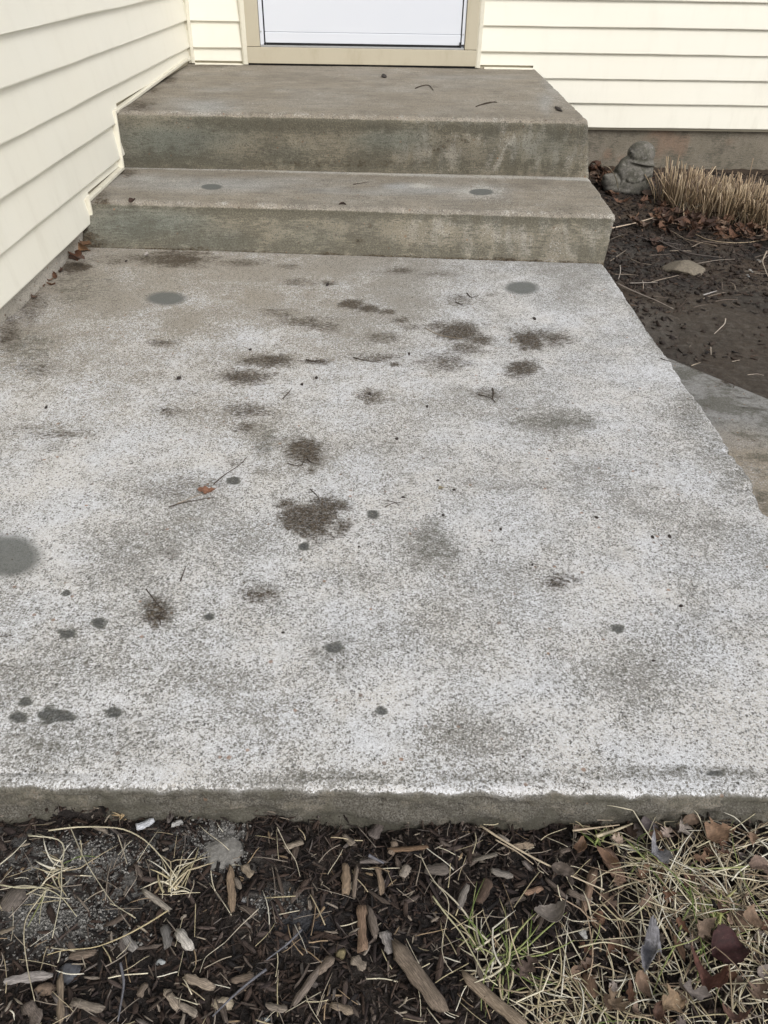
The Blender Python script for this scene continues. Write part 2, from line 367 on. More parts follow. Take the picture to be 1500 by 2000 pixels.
# the outer crust of the front face has spalled away in places
Y = Y + np.where(DY > .02, .010*sst(.55, .7, fbm(X, DY*2, .12, 3, 4)), 0)
P = np.stack([X, Y, Z], -1).reshape(-1, 3)
px, py = proj(P); Xf, Yf, df_, dn_, drf = X.ravel(), Y.ravel(), df.ravel(), dn.ravel(), dr.ravel()
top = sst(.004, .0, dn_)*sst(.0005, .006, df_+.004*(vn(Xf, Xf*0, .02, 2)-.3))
brown = np.minimum(blobs(px, py, BROWN, 1, .5)*1.30, 1.15)
alg = blobs(px, py, ALGAE, 2, .5)
lime = .645 + .70*(fbm(Xf, Yf, .13, 5, 3)-.5)
lime += .06*sst(1050, 1400, py) - .20*sst(820, 480, py)*sst(1050, 500, px) - .14*sst(700, 500, py) + .10*sst(500, 1100, px)*sst(1100, 700, py) + .10*sst(300, 1300, py)
lime += .30*blobs(px, py, [(490, 660, 50, 22, 1), (560, 770, 160, 40, .3), (300, 870, 280, 60, .4), (40, 930, 90, 60, .4), (160, 1525, 260, 18, .8), (1050, 1540, 200, 10, .5), (1430, 1535, 100, 8, .5), (1320, 930, 110, 60, .35), (700, 950, 80, 60, .3), (1190, 600, 50, 60, .3)], 0)
lime -= .25*sst(.030, .010, df_)*sst(.35, .6, fbm(Xf, Yf*0, .12, 3, 4))
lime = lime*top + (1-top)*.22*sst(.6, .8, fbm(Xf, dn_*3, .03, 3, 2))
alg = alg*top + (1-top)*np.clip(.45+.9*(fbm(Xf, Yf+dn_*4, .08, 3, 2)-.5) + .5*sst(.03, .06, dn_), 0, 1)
alg = np.maximum(alg, .5*sst(.03, .0, drf)*sst(.35, .7, vn(Yf, Yf*0, .15, 3))*top)
smear = np.zeros_like(px)
for cx, cy, rx, ry in [(325, 583, 37, 12), (1019, 562, 32, 12), (14, 1086, 62, 40)]:
    d = np.hypot((px-cx)/rx, (py-cy)/ry)*(1+.10*(fbm(Xf, Yf, .03, 2, 1)-.5)); smear = np.maximum(smear, .92*sst(1.35, .75, d))
for cx, cy, rx, ry in SPOTS:
    d = np.hypot((px-cx)/rx, (py-cy)/ry)*(1+1.0*(fbm(px/12, py/8, 1.2, 3, 1)-.5)); sp_ = sst(1.25, .75, d); smear = np.maximum(smear, .72*sp_*(.55+.7*vn(px, py, 5, 2)).clip(0,1)); alg = np.maximum(alg, sp_)
warm = np.clip(sst(1150, 550, py)*sst(1250, 400, px)*.9 + .35*(fbm(Xf, Yf, .15, 3, 5)-.4), 0, 1)
tint = mixc(np.tile(np.array([.33, .33, .32]), (len(px), 1)), (.40, .355, .29), warm)
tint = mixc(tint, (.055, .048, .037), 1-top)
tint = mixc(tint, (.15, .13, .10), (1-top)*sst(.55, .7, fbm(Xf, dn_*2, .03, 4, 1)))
mask = np.stack([brown*top, np.clip(lime, 0, 1), alg, smear], 1)
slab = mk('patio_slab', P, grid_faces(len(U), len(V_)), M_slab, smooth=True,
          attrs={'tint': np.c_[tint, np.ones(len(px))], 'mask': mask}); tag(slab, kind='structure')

# ------------------------------------------------------------------ concrete steps
steps = empty('concrete_steps', (-.1, 3.5, 0), 'two weathered beige concrete steps climbing to a landing below the door', 'steps')
def step_mesh(name, z0, h, yb, yn, yend, xr_, seed, extra):
    """riser from z0 to h (leaning out to the nose at yn), then the tread to yend; right cheek included"""
    prof = []
    R = .022
    for t in np.linspace(0, 1, 34): prof.append((lerp(yb, yn-.0, t**1.1)*1.0, lerp(z0, h-R, t)))
    # front of the nose
    yo = yn
    for a in np.linspace(0, math.pi/2, 9)[1:]: prof.append((yo + R*(1-math.cos(a)), h-R+R*math.sin(a)))
    L = yend-(yo+R)
    for t in np.linspace(0, 1, 90)[1:]: prof.append((yo+R+L*t, h))
    prof = np.array(prof); n = len(prof)
    xs = np.linspace(0, 1, 330)
    cheek = np.array([.004, .010, .018, .03, .06, .12])
    U = np.concatenate([xs, np.ones(len(cheek))]); DXc = np.concatenate([np.zeros(len(xs)), cheek])
    UU, KK = np.meshgrid(U, np.arange(n), indexing='ij'); DC = np.meshgrid(DXc, np.arange(n), indexing='ij')[0]
    yy = prof[KK, 0]; zz = prof[KK, 1]
    xe = xr_(yy, zz)
    xe = xe + .004*(vn(yy, zz, .08, seed)-.5) + .003*(vn(yy, zz, .02, seed+1)-.5) - .010*sst(.70, .9, vn(yy, zz, .05, seed+2))*.5
    x0 = xl(yy) - .03
    X = x0 + (xe-x0)*UU
    dr = xe - X
    r = .014
    # round the right arris; the cheek falls back towards the inside of the block
    t = np.clip((r-dr)/r, 0, 1); pull = r*(1-np.sqrt(1-.98*t*t))*.7
    ny_ = np.where(KK < 34, -1.0, np.where(KK > 42, 0.0, -.7)); nz_ = np.where(KK < 34, 0.0, np.where(KK > 42, 1.0, .7))
    sk = .030*(X+.1)/.85*0
    n_ = .0016*(fbm(X, yy+zz, .05, 3, seed)-.5) + .004*(fbm(X, yy+zz, .4, 2, seed+3)-.5)
    # small bug holes and a chipped nosing
    nose = np.exp(-((KK-38)/4.0)**2)
    n_ -= .004*nose*sst(.60, .80, vn(X, yy*0, .02, seed+1)) + .0015*sst(.80, .9, vn(X*1.0, (yy+zz), .012, seed+2))*(KK < 40)
    d = n_ - pull - DC*1.0
    Yo = yy + ny_*d + extra(X); Zo = zz + nz_*d
    P = np.stack([X - DC*.06, Yo, Zo], -1).reshape(-1, 3)
    return P, (len(U), n), X.ravel(), yy.ravel(), zz.ravel(), KK.ravel(), DC.ravel(), dr.ravel()
xs_low = lambda y, z: np.where(z < .11, lerp(Pz(1180, 515, 0)[0], Pz(1193, 408, H1)[0], np.clip(z/.11, 0, 1)), Pz(1193, 408, H1)[0] + (Pz(1145, 340, H1)[0]-Pz(1193, 408, H1)[0])*sst(2.5, 3.05, y)*1.0)
xs_up = lambda y, z: np.where(z < H2-.02, lerp(Pz(1145, 340, H1)[0], Pz(1156, 240, H2)[0], np.clip((z-H1)/(H2-.02-H1), 0, 1)), Pz(1156, 240, H2)[0] + (Pz(1041, 130, H2)[0]-Pz(1156, 240, H2)[0])*np.clip((y-3.0)/(YW-3.0), 0, 1))
def step_paint(P, shp, X, yy, zz, KK, DC, dr, lo):
    px, py = proj(P); n = len(px)
    riser = (KK < 36).astype(float); hh = (H1 if lo else H2); zb = -.0 if lo else H1
    t = np.clip((zz-zb)/(hh-zb), 0, 1)
    streak = fbm(X, zz*.5, .045, 4, 1); st2 = fbm(X*.25, zz, .02, 3, 3)
    bandn = fbm(X, yy, .35, 3, 2)
    base = np.tile(np.array([.285, .245, .19]), (n, 1))
    warm2 = fbm(X, yy+zz, .3, 3, 4)
    base = mixc(base, (.33, .30, .255), sst(.45, .7, warm2)*.6)
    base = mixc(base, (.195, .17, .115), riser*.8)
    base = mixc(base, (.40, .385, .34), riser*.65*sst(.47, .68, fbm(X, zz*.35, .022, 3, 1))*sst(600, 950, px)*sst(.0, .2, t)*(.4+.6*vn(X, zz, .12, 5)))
    # grey green damp patches at the left ends
    if lo: G = [(290, 440, 150, 40, .95), (600, 470, 60, 30, .3), (420, 470, 90, 25, .6), (170, 470, 40, 30, .6)]
    else: G = [(330, 275, 150, 50, .95), (760, 275, 75, 26, .8), (800, 268, 40, 22, .7), (1060, 285, 80, 40, .5), (560, 300, 60, 18, .35), (960, 275, 30, 30, .25), (300, 215, 60, 8, .35)]
    g = blobs(px, py, G, 2, .5); base = mixc(base, (.13, .148, .125), g*.95*riser)
    if lo: Tn = [(420, 360, 190, 16, .55), (830, 372, 120, 10, .55), (780, 365, 40, 8, .7), (940, 372, 60, 14, .4), (640, 372, 70, 8, .4), (300, 350, 80, 12, .4)]
    else: Tn = [(400, 208, 70, 16, .6), (940, 150, 120, 6, .25), (1065, 200, 14, 22, .4), (430, 175, 60, 6, .25), (1080, 160, 25, 30, .4)]
    tt_ = blobs(px, py, Tn, 1, .4); base = mixc(base, (.44, .46, .47), tt_*(1-riser))
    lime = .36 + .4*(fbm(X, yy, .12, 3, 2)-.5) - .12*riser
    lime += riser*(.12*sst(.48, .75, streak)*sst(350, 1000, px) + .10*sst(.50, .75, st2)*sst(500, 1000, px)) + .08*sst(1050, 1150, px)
    # pale line in the inside corner of the tread
    if lo: lime += .9*np.exp(-((yy-3.03)/.022)**2)*(1-riser)*(.4+.6*vn(X, X*0, .1, 2)) ; base = mixc(base, (.5, .49, .46), .8*np.exp(-((yy-3.03)/.02)**2)*(1-riser))
    base = base*(1 + .55*(fbm(X*.35, (yy+zz)*1.6, .022, 4, 2)-.5) + .5*(fbm(X, (yy+zz), .07, 4, 4)-.5))[:, None]
    lime += .22*np.exp(-((KK-40)/3.0)**2)*sst(.45, .7, vn(X, X*0, .015, 5))
    alg = riser*np.clip(.30 + .8*(fbm(X, zz*1.5, .10, 4, 3)-.45) + .85*np.exp(-((t-.86)/.14)**2)*sst(300, 520, px)*(.4+.8*vn(X, X*0, .25, 1)) + .35*np.exp(-((t-.15)/.22)**2) - .45*sst(.52, .72, streak)*sst(700, 1000, px), 0, 1)
    alg += (1-riser)*np.clip(.12+.9*(fbm(X*.5, yy, .12, 4, 1)-.5)+.25*np.exp(-((KK-41)/3.)**2), 0, 1)*.65
    brown = np.zeros(n)
    if lo:
        brown = np.maximum(brown, riser*(.8*sst(.006, .0, zz-.001-.008*(vn(X, X*0, .05, 2)-.4))))
        brown = np.maximum(brown, riser*.75*blobs(px, py, [(165, 470, 40, 26, 1), (170, 490, 60, 12, 1), (390, 492, 40, 8, 1), (700, 470, 12, 8, .6), (712, 420, 10, 12, .35), (720, 440, 8, 6, .4)], 1))
        brown = np.maximum(brown, .75*blobs(px, py, [(250, 338, 26, 9, 1), (195, 388, 22, 18, 1), (700, 385, 30, 4, .4)], 3)*(1-riser))
    else:
        brown = np.maximum(brown, .8*blobs(px, py, [(268, 205, 34, 12, 1), (325, 155, 22, 8, 1), (300, 175, 22, 9, .7), (420, 128, 60, 4, .8), (1090, 212, 8, 5, .7), (850, 169, 18, 5, .4)], 3)*(1-riser))
        brown = np.maximum(brown, riser*.6*blobs(px, py, [(850, 290, 50, 10, .6), (560, 275, 40, 6, .3), (870, 280, 80, 14, .5), (660, 320, 180, 8, .5)], 1))
    smear = np.zeros(n)
    if lo:
        for cx, cy, rx, ry in [(413, 365, 20, 5.6), (940, 375, 23, 6.2)]:
            smear = np.maximum(smear, .95*sst(1.12, .92, np.hypot((px-cx)/rx, (py-cy)/ry)))
    lime += .6*blobs(px, py, [(940, 374, 40, 12, .7), (820, 364, 26, 5, 1), (410, 372, 60, 10, .35)], 2)*(1-riser)
    return {'tint': np.c_[base, np.ones(n)], 'mask': np.stack([brown, np.clip(lime, 0, 1), np.clip(alg, 0, 1), smear], 1)}
skew = lambda X: -.045*(X+.1)
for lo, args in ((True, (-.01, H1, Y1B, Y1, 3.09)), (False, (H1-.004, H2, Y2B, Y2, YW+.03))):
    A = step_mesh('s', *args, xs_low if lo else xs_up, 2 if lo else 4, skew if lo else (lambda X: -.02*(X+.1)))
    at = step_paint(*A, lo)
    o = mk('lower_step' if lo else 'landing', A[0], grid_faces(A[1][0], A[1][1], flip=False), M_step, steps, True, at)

# ------------------------------------------------------------------ house
house = empty('house', (-1.1, 4.5, -.2), 'cream vinyl clad house corner with a white storm door above the steps', 'house')
ZTOP = 2.6
def prof_d(zr):
    """how far a course stands proud at height fraction zr (0 = its butt edge)"""
    return lerp(.0155, .001, zr)
def siding(name, plane, runs, along, seed):
    """runs: (a0, a1, zmin). plane(a) gives the wall coordinate, outward sign fixed per wall"""
    Vs = []; Fs = []
    ncourse = int((ZTOP-Z0)/SP)
    def P(a, z, d):
        if along == 'y': return (plane(a)+d, a, z)
        return (a, plane(a)-d, z)
    for (a0, a1, zm) in runs:
        na = max(2, int((a1-a0)/.05)); A = np.linspace(a0, a1, na+1)
        for k in range(ncourse+1):
            zb = Z0+k*SP; zt = min(zb+SP, ZTOP)
            if zt <= zm+.002: continue
            zlo = max(zb, zm); cut = zlo > zb
            rows = []
            fr = [(zlo-zb)/SP + (1-(zlo-zb)/SP)*q for q in (0, .03, .5, 1.0)]
            for a in A:
                wv = .0016*(vn(a, k*3.7, .45, seed)-.5) + .0009*(vn(a, k*1.7, .12, seed+1)-.5)
                R = []
                d0 = prof_d(fr[0])
                if not cut:
                    R += [P(a, zb+.006, .0006), P(a, zb+.0005+wv*.5, prof_d(0)-.0035), P(a, zb+wv*.5, prof_d(0)-.0008)]
                else: R += [P(a, zlo, -.004), P(a, zlo, -.002), P(a, zlo, d0-.001)]
                for f in fr[1:]: R.append(P(a, zb+f*SP + (wv*.5 if f < .1 else 0), prof_d(f)+wv*(1.5 if f < .9 else .3)))
                rows.append(R)
            b = len(Vs); m = len(rows[0])
            for R in rows: Vs += R
            for i in range(len(rows)-1):
                for j in range(m-1): Fs.append((b+i*m+j, b+i*m+j+1, b+(i+1)*m+j+1, b+(i+1)*m+j))
    return mk(name, Vs, Fs, M_sid, house, False)
JZ = .016
yA = Px(224, 216, XL+.01)[1]; yB = Px(170, 388, XL+.01)[1]
left_runs = [(-1.6, yB+.012, Z0), (yB+.012, yA+.012, H1+JZ), (yA+.012, YW-.02, H2+JZ)]
siding('side_wall_siding', xl, left_runs, 'y', 0)
XD0, XD1 = -.621, .3917           # storm door
XF0 = Py(484, 100, YW)[0]; XF1 = Py(930, 110, YW)[0]   # outer edges of the beige frame
XT0 = Py(472, 60, YW)[0]; XT1 = Py(942, 60, YW)[0]
XLAND = Py(1042, 130, YW)[0]
siding('door_wall_siding', yw, [(XL-.002, XT0+.006, H2+JZ), (XT1-.006, XLAND, H2+JZ), (XLAND, 4.5, Z0)], 'x', 2)
# sheathing behind the siding, foundation under it
b = MB(); b.add([(xl(-1.6)-.004, -1.6, .045), (xl(YW)-.004, YW+.2, .045), (xl(YW)-.004, YW+.2, ZTOP), (xl(-1.6)-.004, -1.6, ZTOP),
                 (xl(-1.6)-.2, -1.6, .045), (xl(YW)-.2, YW+.2, .045), (xl(YW)-.2, YW+.2, ZTOP), (xl(-1.6)-.2, -1.6, ZTOP)],
                [(0, 1, 2, 3), (7, 6, 5, 4), (0, 3, 7, 4), (1, 5, 6, 2), (3, 2, 6, 7), (0, 4, 5, 1)])
b.mk('side_wall', M_beige, house)
b = MB()
for x0, x1, z0_, z1_ in ((XL-.15, XD0-.06, .045, ZTOP), (XD1+.05, 4.5, .045, ZTOP), (XD0-.06, XD1+.05, 2.25, ZTOP), (XD0-.06, XD1+.05, .045, H2)):
    V = [(x0, yw(x0)+.004, z0_), (x1, yw(x1)+.004, z0_), (x1, yw(x1)+.004, z1_), (x0, yw(x0)+.004, z1_)]
    V += [(p[0], p[1]+.18, p[2]) for p in V]
    b.add(V, [(0, 1, 2, 3), (7, 6, 5, 4), (0, 4, 5, 1), (3, 2, 6, 7), (1, 5, 6, 2), (0, 3, 7, 4)])
b.mk('door_wall', M_beige, house)
# foundations
def found(name, a0, a1, along, seed):
    na, nz = int((a1-a0)/.012), 40
    A, Zz = np.meshgrid(np.linspace(a0, a1, na), np.linspace(Z0-.002, -.5, nz), indexing='ij')
    n = .008*(fbm(A, Zz, .12, 4, seed)-.5)
    if along == 'y':
        n += -.012*sst(.5, .8, fbm(A, Zz*2, .07, 3, seed+1))*sst(.03, .0, Zz)
        X = xl(A)-.008+n; P = np.stack([X, A, Zz], -1)
    else: X = yw(A)+.026-n; P = np.stack([A, X, Zz], -1)
    P = P.reshape(-1, 3); A = A.ravel(); Zz = Zz.ravel(); N_ = len(A)
    t = np.tile(np.array([.235, .20, .15]) if along == 'x' else np.array([.62, .58, .51]), (N_, 1))  # shade in the colour: door-wall tint darkened, side tint lightened against the siding's shade
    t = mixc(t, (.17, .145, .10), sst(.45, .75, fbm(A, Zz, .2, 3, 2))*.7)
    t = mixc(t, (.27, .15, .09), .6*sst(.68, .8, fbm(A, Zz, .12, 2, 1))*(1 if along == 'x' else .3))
    alg = np.clip(.35+.8*(fbm(A, Zz, .09, 3, 3)-.5), 0, 1)*(1 if along == 'x' else .1)
    br = sst(.008, -.004, Zz+.0)*.5 if along == 'y' else .6*sst(-.13, -.2, Zz)
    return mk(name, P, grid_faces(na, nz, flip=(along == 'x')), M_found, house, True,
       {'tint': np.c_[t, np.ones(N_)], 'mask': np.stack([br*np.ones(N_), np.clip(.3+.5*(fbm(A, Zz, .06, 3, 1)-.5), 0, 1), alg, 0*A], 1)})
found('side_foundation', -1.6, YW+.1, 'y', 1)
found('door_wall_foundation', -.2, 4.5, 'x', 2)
# stepped channel trim along the concrete, each length a strip with a lip
def strip(p, q, wdt, proud, n, name='trim_strip', mat=None, lip=.004, off=0.0):
    """channel between p and q lying on the wall; n = outward direction; width measured towards the wall side"""
    p = Vector(p); q = Vector(q); d = (q-p).normalized(); n = Vector(n).normalized(); s = n.cross(d).normalized()
    b = MB()
    sec = [(0, 0), (0, proud), (lip*.6, proud+.0018), (wdt*.72, proud+.0018), (wdt, proud-.002), (wdt, proud*.55), (wdt*1.15, proud*.45), (wdt*1.15, 0)]
    V = []
    for e in (p, q):
        for (a, h) in sec: V.append(e + s*(a+off) + n*h)
    m = len(sec)
    b.add(V, [tuple(range(m))[::-1], tuple(range(m, 2*m))] + [(i, (i+1) % m, m+(i+1) % m, m+i) for i in range(m)])
    return b.mk(name, mat or M_trim, house)
def LW(x, y, o=.0): return Px(x, y, XL+.016+o)
g = .0
pts = [(367, 114), (222, 217), (238, 326), (169, 389), (181, 445)]
P3 = []
for a, c_ in pts:
    q = Px(a, c_, XL+.02); P3.append(q)
for (p, q, mod) in ((P3[0], P3[1], 0), (P3[1], P3[2], 1), (P3[2], P3[3], 2), (P3[3], P3[4], 3)):
    p = np.array(p); q = np.array(q)
    p[0] = xl(p[1]) + .004; q[0] = xl(q[1]) + .004
    if mod in (0, 2): p[2] -= .004; q[2] -= .004
    strip(p, q, .0125, .0165, (1, 0, 0), 'channel_trim', off=-.005, lip=.002)
def BW(x, z, o=0): return (x, yw(x)-o, z)
# inside corner post, door side channels, base channels on the door wall
b = MB(); b.prism([(XL+.001, YW-.030), (XL+.015, YW-.030), (XL+.017, YW-.027), (XL+.017, yw(XL)-.017), (XL+.030, yw(XL)-.017), (XL+.032, yw(XL)-.014), (XL+.032, yw(XL)+.003), (XL+.001, yw(XL)+.003)], 2, H2+.006, ZTOP)
b.mk('corner_trim', M_trim, house)
strip(BW(XT0, H2+.004), BW(XT0-.004, 2.3), .026, .022, (0, -1, 0), 'door_side_trim', off=-.026)
strip(BW(XT1, H2+.004), BW(XT1+.002, 2.3), .024, .022, (0, -1, 0), 'door_side_trim', off=-.002)
strip(BW(XL+.032, H2+.004), BW(XT0, H2+.003), .018, .018, (0, -1, 0), 'base_trim', off=-.018)
strip(BW(XT1+.024, H2+.004), BW(XLAND, H2+.003), .018, .018, (0, -1, 0), 'base_trim', off=-.018)
# door frame: beige legs, head and kick board under the door
ZS = Py(700, 93, YW)[2]
b = MB()
def wbox(b, x0, x1, o0, o1, z0, z1, c=.002):
    """box on the door wall, from o0 behind to o1 in front of it"""
    n = len(b.v); b.box(x0, x1, -o1, -o0, z0, z1, c)
    for i in range(n, len(b.v)):
        x, y, z = b.v[i]; b.v[i] = (x, y+yw(x), z)
wbox(b, XF0, XD0+.004, -.06, .020, ZS, 2.28); wbox(b, XD1-.004, XF1, -.06, .020, ZS, 2.28); wbox(b, XF0, XF1, -.06, .020, 2.282, 2.36)
b.mk('door_frame', M_beige, house)
b = MB(); wbox(b, XF0+.001, XF1-.001, -.06, .024, H2+.010, ZS-.002, .002); b.mk('door_kick_board', M_beige, house)
b = MB(); wbox(b, XF0+.002, XF1-.002, -.06, .012, H2-.004, H2+.009, 0); b.mk('door_base_gap', M_black, house)
b = MB(); wbox(b, XD0+.006, XD1-.006, -.05, .014, ZS-.0015, ZS+.006, .001); b.mk('door_threshold', M_metal, house)
door = MB()
# storm door leaf with a raised lower panel, window above (out of frame), beige z-bars each side
zb = ZS+.016
wbox(door, XD0+.030, XD1-.026, -.03, .006, zb, zb+.045, .003)
wbox(door, XD0+.030, XD1-.026, -.03, .0035, zb+.046, 1.05, .002)
wbox(door, XD0+.030, XD0+.15, -.03, .006, 1.052, 2.24, .003); wbox(door, XD1-.146, XD1-.026, -.03, .006, 1.052, 2.24, .003); wbox(door, XD0+.151, XD1-.147, -.03, .006, 2.1, 2.24, .003)
dr_ = door.mk('storm_door', M_door, house)
def sub(bm, name, mat, par):
    o = bm.mk(name, mat, None, loc=tuple(house.location)); o.location = (0, 0, 0); o.parent = par; return o
b = MB(); wbox(b, XD0+.152, XD1-.148, -.015, -.010, 1.053, 2.099, 0); sub(b, 'window_glass', M_glass, dr_)
b = MB(); wbox(b, XD0+.034, XD1-.030, -.025, .001, ZS+.0065, zb-.0005, 0); sub(b, 'bottom_seal', M_black, dr_)
b = MB(); wbox(b, XD1-.07, XD1-.05, .006, .045, 1.10, 1.25, .005); sub(b, 'handle', M_metal, dr_)
b = MB(); wbox(b, XD0+.006, XD0+.024, -.03, .012, ZS+.007, 2.25, .002); b.mk('door_side_rail', M_door, house)
b = MB(); wbox(b, XD1-.021, XD1-.006, -.03, .012, ZS+.020, 2.25, .002); b.mk('door_side_rail', M_door, house)
b = MB(); wbox(b, XD0+.0245, XD0+.0295, -.03, .004, ZS+.007, 2.24, 0); wbox(b, XD0+.0235, XD0+.031, .003, .013, ZS+.007, ZS+.014, .001); b.mk('door_gap_seal', M_black, house)
b = MB(); wbox(b, XD1-.0255, XD1-.0215, -.03, .004, ZS+.007, 2.24, 0); wbox(b, XD1-.030, XD1-.0215, .003, .013, ZS+.007, ZS+.030, .001); b.mk('door_gap_seal', M_black, house)
for xx in (XD0+.012, XD1-.014):
    for k in range(6):
        b = MB(); wbox(b, xx-.003, xx+.003, .012, .0145, ZS+.06+k*.3, ZS+.066+k*.3, .001); b.mk('rail_screw', M_metal, house)

# ------------------------------------------------------------------ ground
def gz(x, y):
    x = np.asarray(x, float); y = np.asarray(y, float)
    z = -.052 + 0*x
    z = z - .035*sst(.7, 1.3, y) - .055*sst(2.2, 3.6, y)
    z = z + .010*(fbm(x, y, .12, 3, 2)-.5) + .010*(fbm(x, y, .03, 3, 3)-.5)
    z = z - .018*sst(.05, .0, np.abs(x-.2)*0+YF-y)*(y < YF)*vn(x, x*0, .08, 3)
    z = z + .022*sst(2.2, 3.0, y)*(fbm(x, y, .22, 3, 4)-.5) + .012*sst(1.8, 2.4, y)*(fbm(x, y, .045, 3, 5)-.5)
    # smooth puddled mud below the grass
    return z
gx = np.unique(np.concatenate([np.linspace(-40, -1.6, 25), np.linspace(-1.6, 2.8, 500), np.linspace(2.8, 40, 25)]))
gy = np.unique(np.concatenate([np.linspace(-30, -.3, 25), np.linspace(-.3, .7, 160), np.linspace(.7, 4.8, 430), np.linspace(4.8, 60, 25)]))
GX, GY = np.meshgrid(gx, gy, indexing='ij'); GZ = gz(GX, GY)
Pg = np.stack([GX, GY, GZ], -1).reshape(-1, 3); gpx, gpy = proj(Pg); bad = ((Pg-CP)@FW) < .05; gpx[bad] = -9999
gxf, gyf = Pg[:, 0], Pg[:, 1]
t = np.tile(np.array([.050, .038, .031]), (len(Pg), 1))
t = mixc(t, (.030, .024, .022), sst(.4, .65, fbm(gxf, gyf, .06, 3, 1)))
t = mixc(t, (.090, .062, .042), sst(.40, .65, fbm(gxf, gyf, .25, 3, 2))*(gyf > .7))
front = (gyf < YF+.02)
ash = blobs(gpx, gpy, [(95, 1790, 110, 60, .8), (180, 1680, 130, 60, .65), (60, 1660, 60, 40, .5), (245, 1740, 70, 50, .6), (430, 1655, 60, 55, .9), (540, 1770, 60, 40, .5), (330, 1640, 60, 30, .5)], 1, .6)
t = mixc(t, (.40, .39, .37), np.minimum(ash*1.2, 1)*front*sst(.40, .52, fbm(gxf, gyf, .012, 3, 4)+.12))
t = mixc(t, (.045, .05, .062), blobs(gpx, gpy, [(600, 1810, 70, 50, .8), (230, 1790, 50, 25, .7)], 2)*front)
mud = blobs(gpx, gpy, [(1400, 640, 190, 90, .9), (1480, 730, 140, 60, .9), (1300, 620, 60, 40, .8)], 1, .4)*(gyf > 1)
t = mixc(t, (.085, .068, .052), mud*.9); t = mixc(t, (.15, .13, .11), blobs(gpx, gpy, [(1280, 635, 40, 30, .8), (1250, 600, 30, 14, .8), (1230, 500, 40, 16, .5)], 2)*(gyf > 1)*.8)
ground = mk('ground', Pg, grid_faces(len(gx), len(gy)), M_soil, smooth=True, attrs={'tint': np.c_[t, np.ones(len(t))]}); tag(ground, kind='structure')
def G(px_, py_, lift=0.0):
    z = -.06
    for _ in range(6):
        p = Pz(px_, py_, z); z = float(gz(p[0], p[1]))+lift
    return Pz(px_, py_, z)
# lower path beside the slab
pa = Pz(1318, 703, -.078); pb = Pz(1500, 778, -.078); d_ = (pb-pa)/np.linalg.norm(pb-pa)
nu, nv = 260, 240
Uq, Vq = np.meshgrid(np.linspace(0, 1, nu), np.linspace(0, 1, nv), indexing='ij')
x = .60 + Uq*2.2
yb_ = pa[1] + (x-pa[0])*d_[1]/d_[0]
yb_ = yb_ + .006*(fbm(x, x*0, .08, 3, 1)-.5)
y = lerp(.58+0*x, yb_, Vq)
dd = yb_-y; z = -.078 - rnd(dd, .008) + .002*(fbm(x, y, .3, 2, 1)-.5)
z = np.where(Vq > .999, -.13, z); z = np.where(Vq < .001, -.13, z)
Pp = np.stack([x, y, z], -1).reshape(-1, 3); px, py = proj(Pp); xf, yf = Pp[:, 0], Pp[:, 1]; n = len(px)
tb = mixc(np.tile(np.array([.27, .27, .265]), (n, 1)), (.34, .285, .215), sst(820, 900, py+60*(fbm(xf, yf, .1, 2, 3)-.5)))
lm = .40+.4*(fbm(xf, yf, .08, 3, 2)-.5); al = np.clip(.32+1.1*(fbm(xf, yf, .05, 4, 4)-.5)+.5*blobs(px, py, [(1400, 790, 60, 12, 1), (1440, 800, 60, 10, 1), (1330, 730, 20, 14, .6)], 1), 0, 1)
br = .8*blobs(px, py, [(1412, 748, 18, 8, 1), (1380, 800, 10, 14, .5), (1475, 860, 7, 4, 1)], 1) + .5*sst(.05, .0, (yb_-y).ravel())*sst(.4, .6, vn(xf, yf, .03, 2))
path = mk('path', Pp, grid_faces(nu, nv), M_path, smooth=True, attrs={'tint': np.c_[tb, np.ones(n)], 'mask': np.stack([br, np.clip(lm, 0, 1), al, 0*xf], 1)}); tag(path, kind='structure')

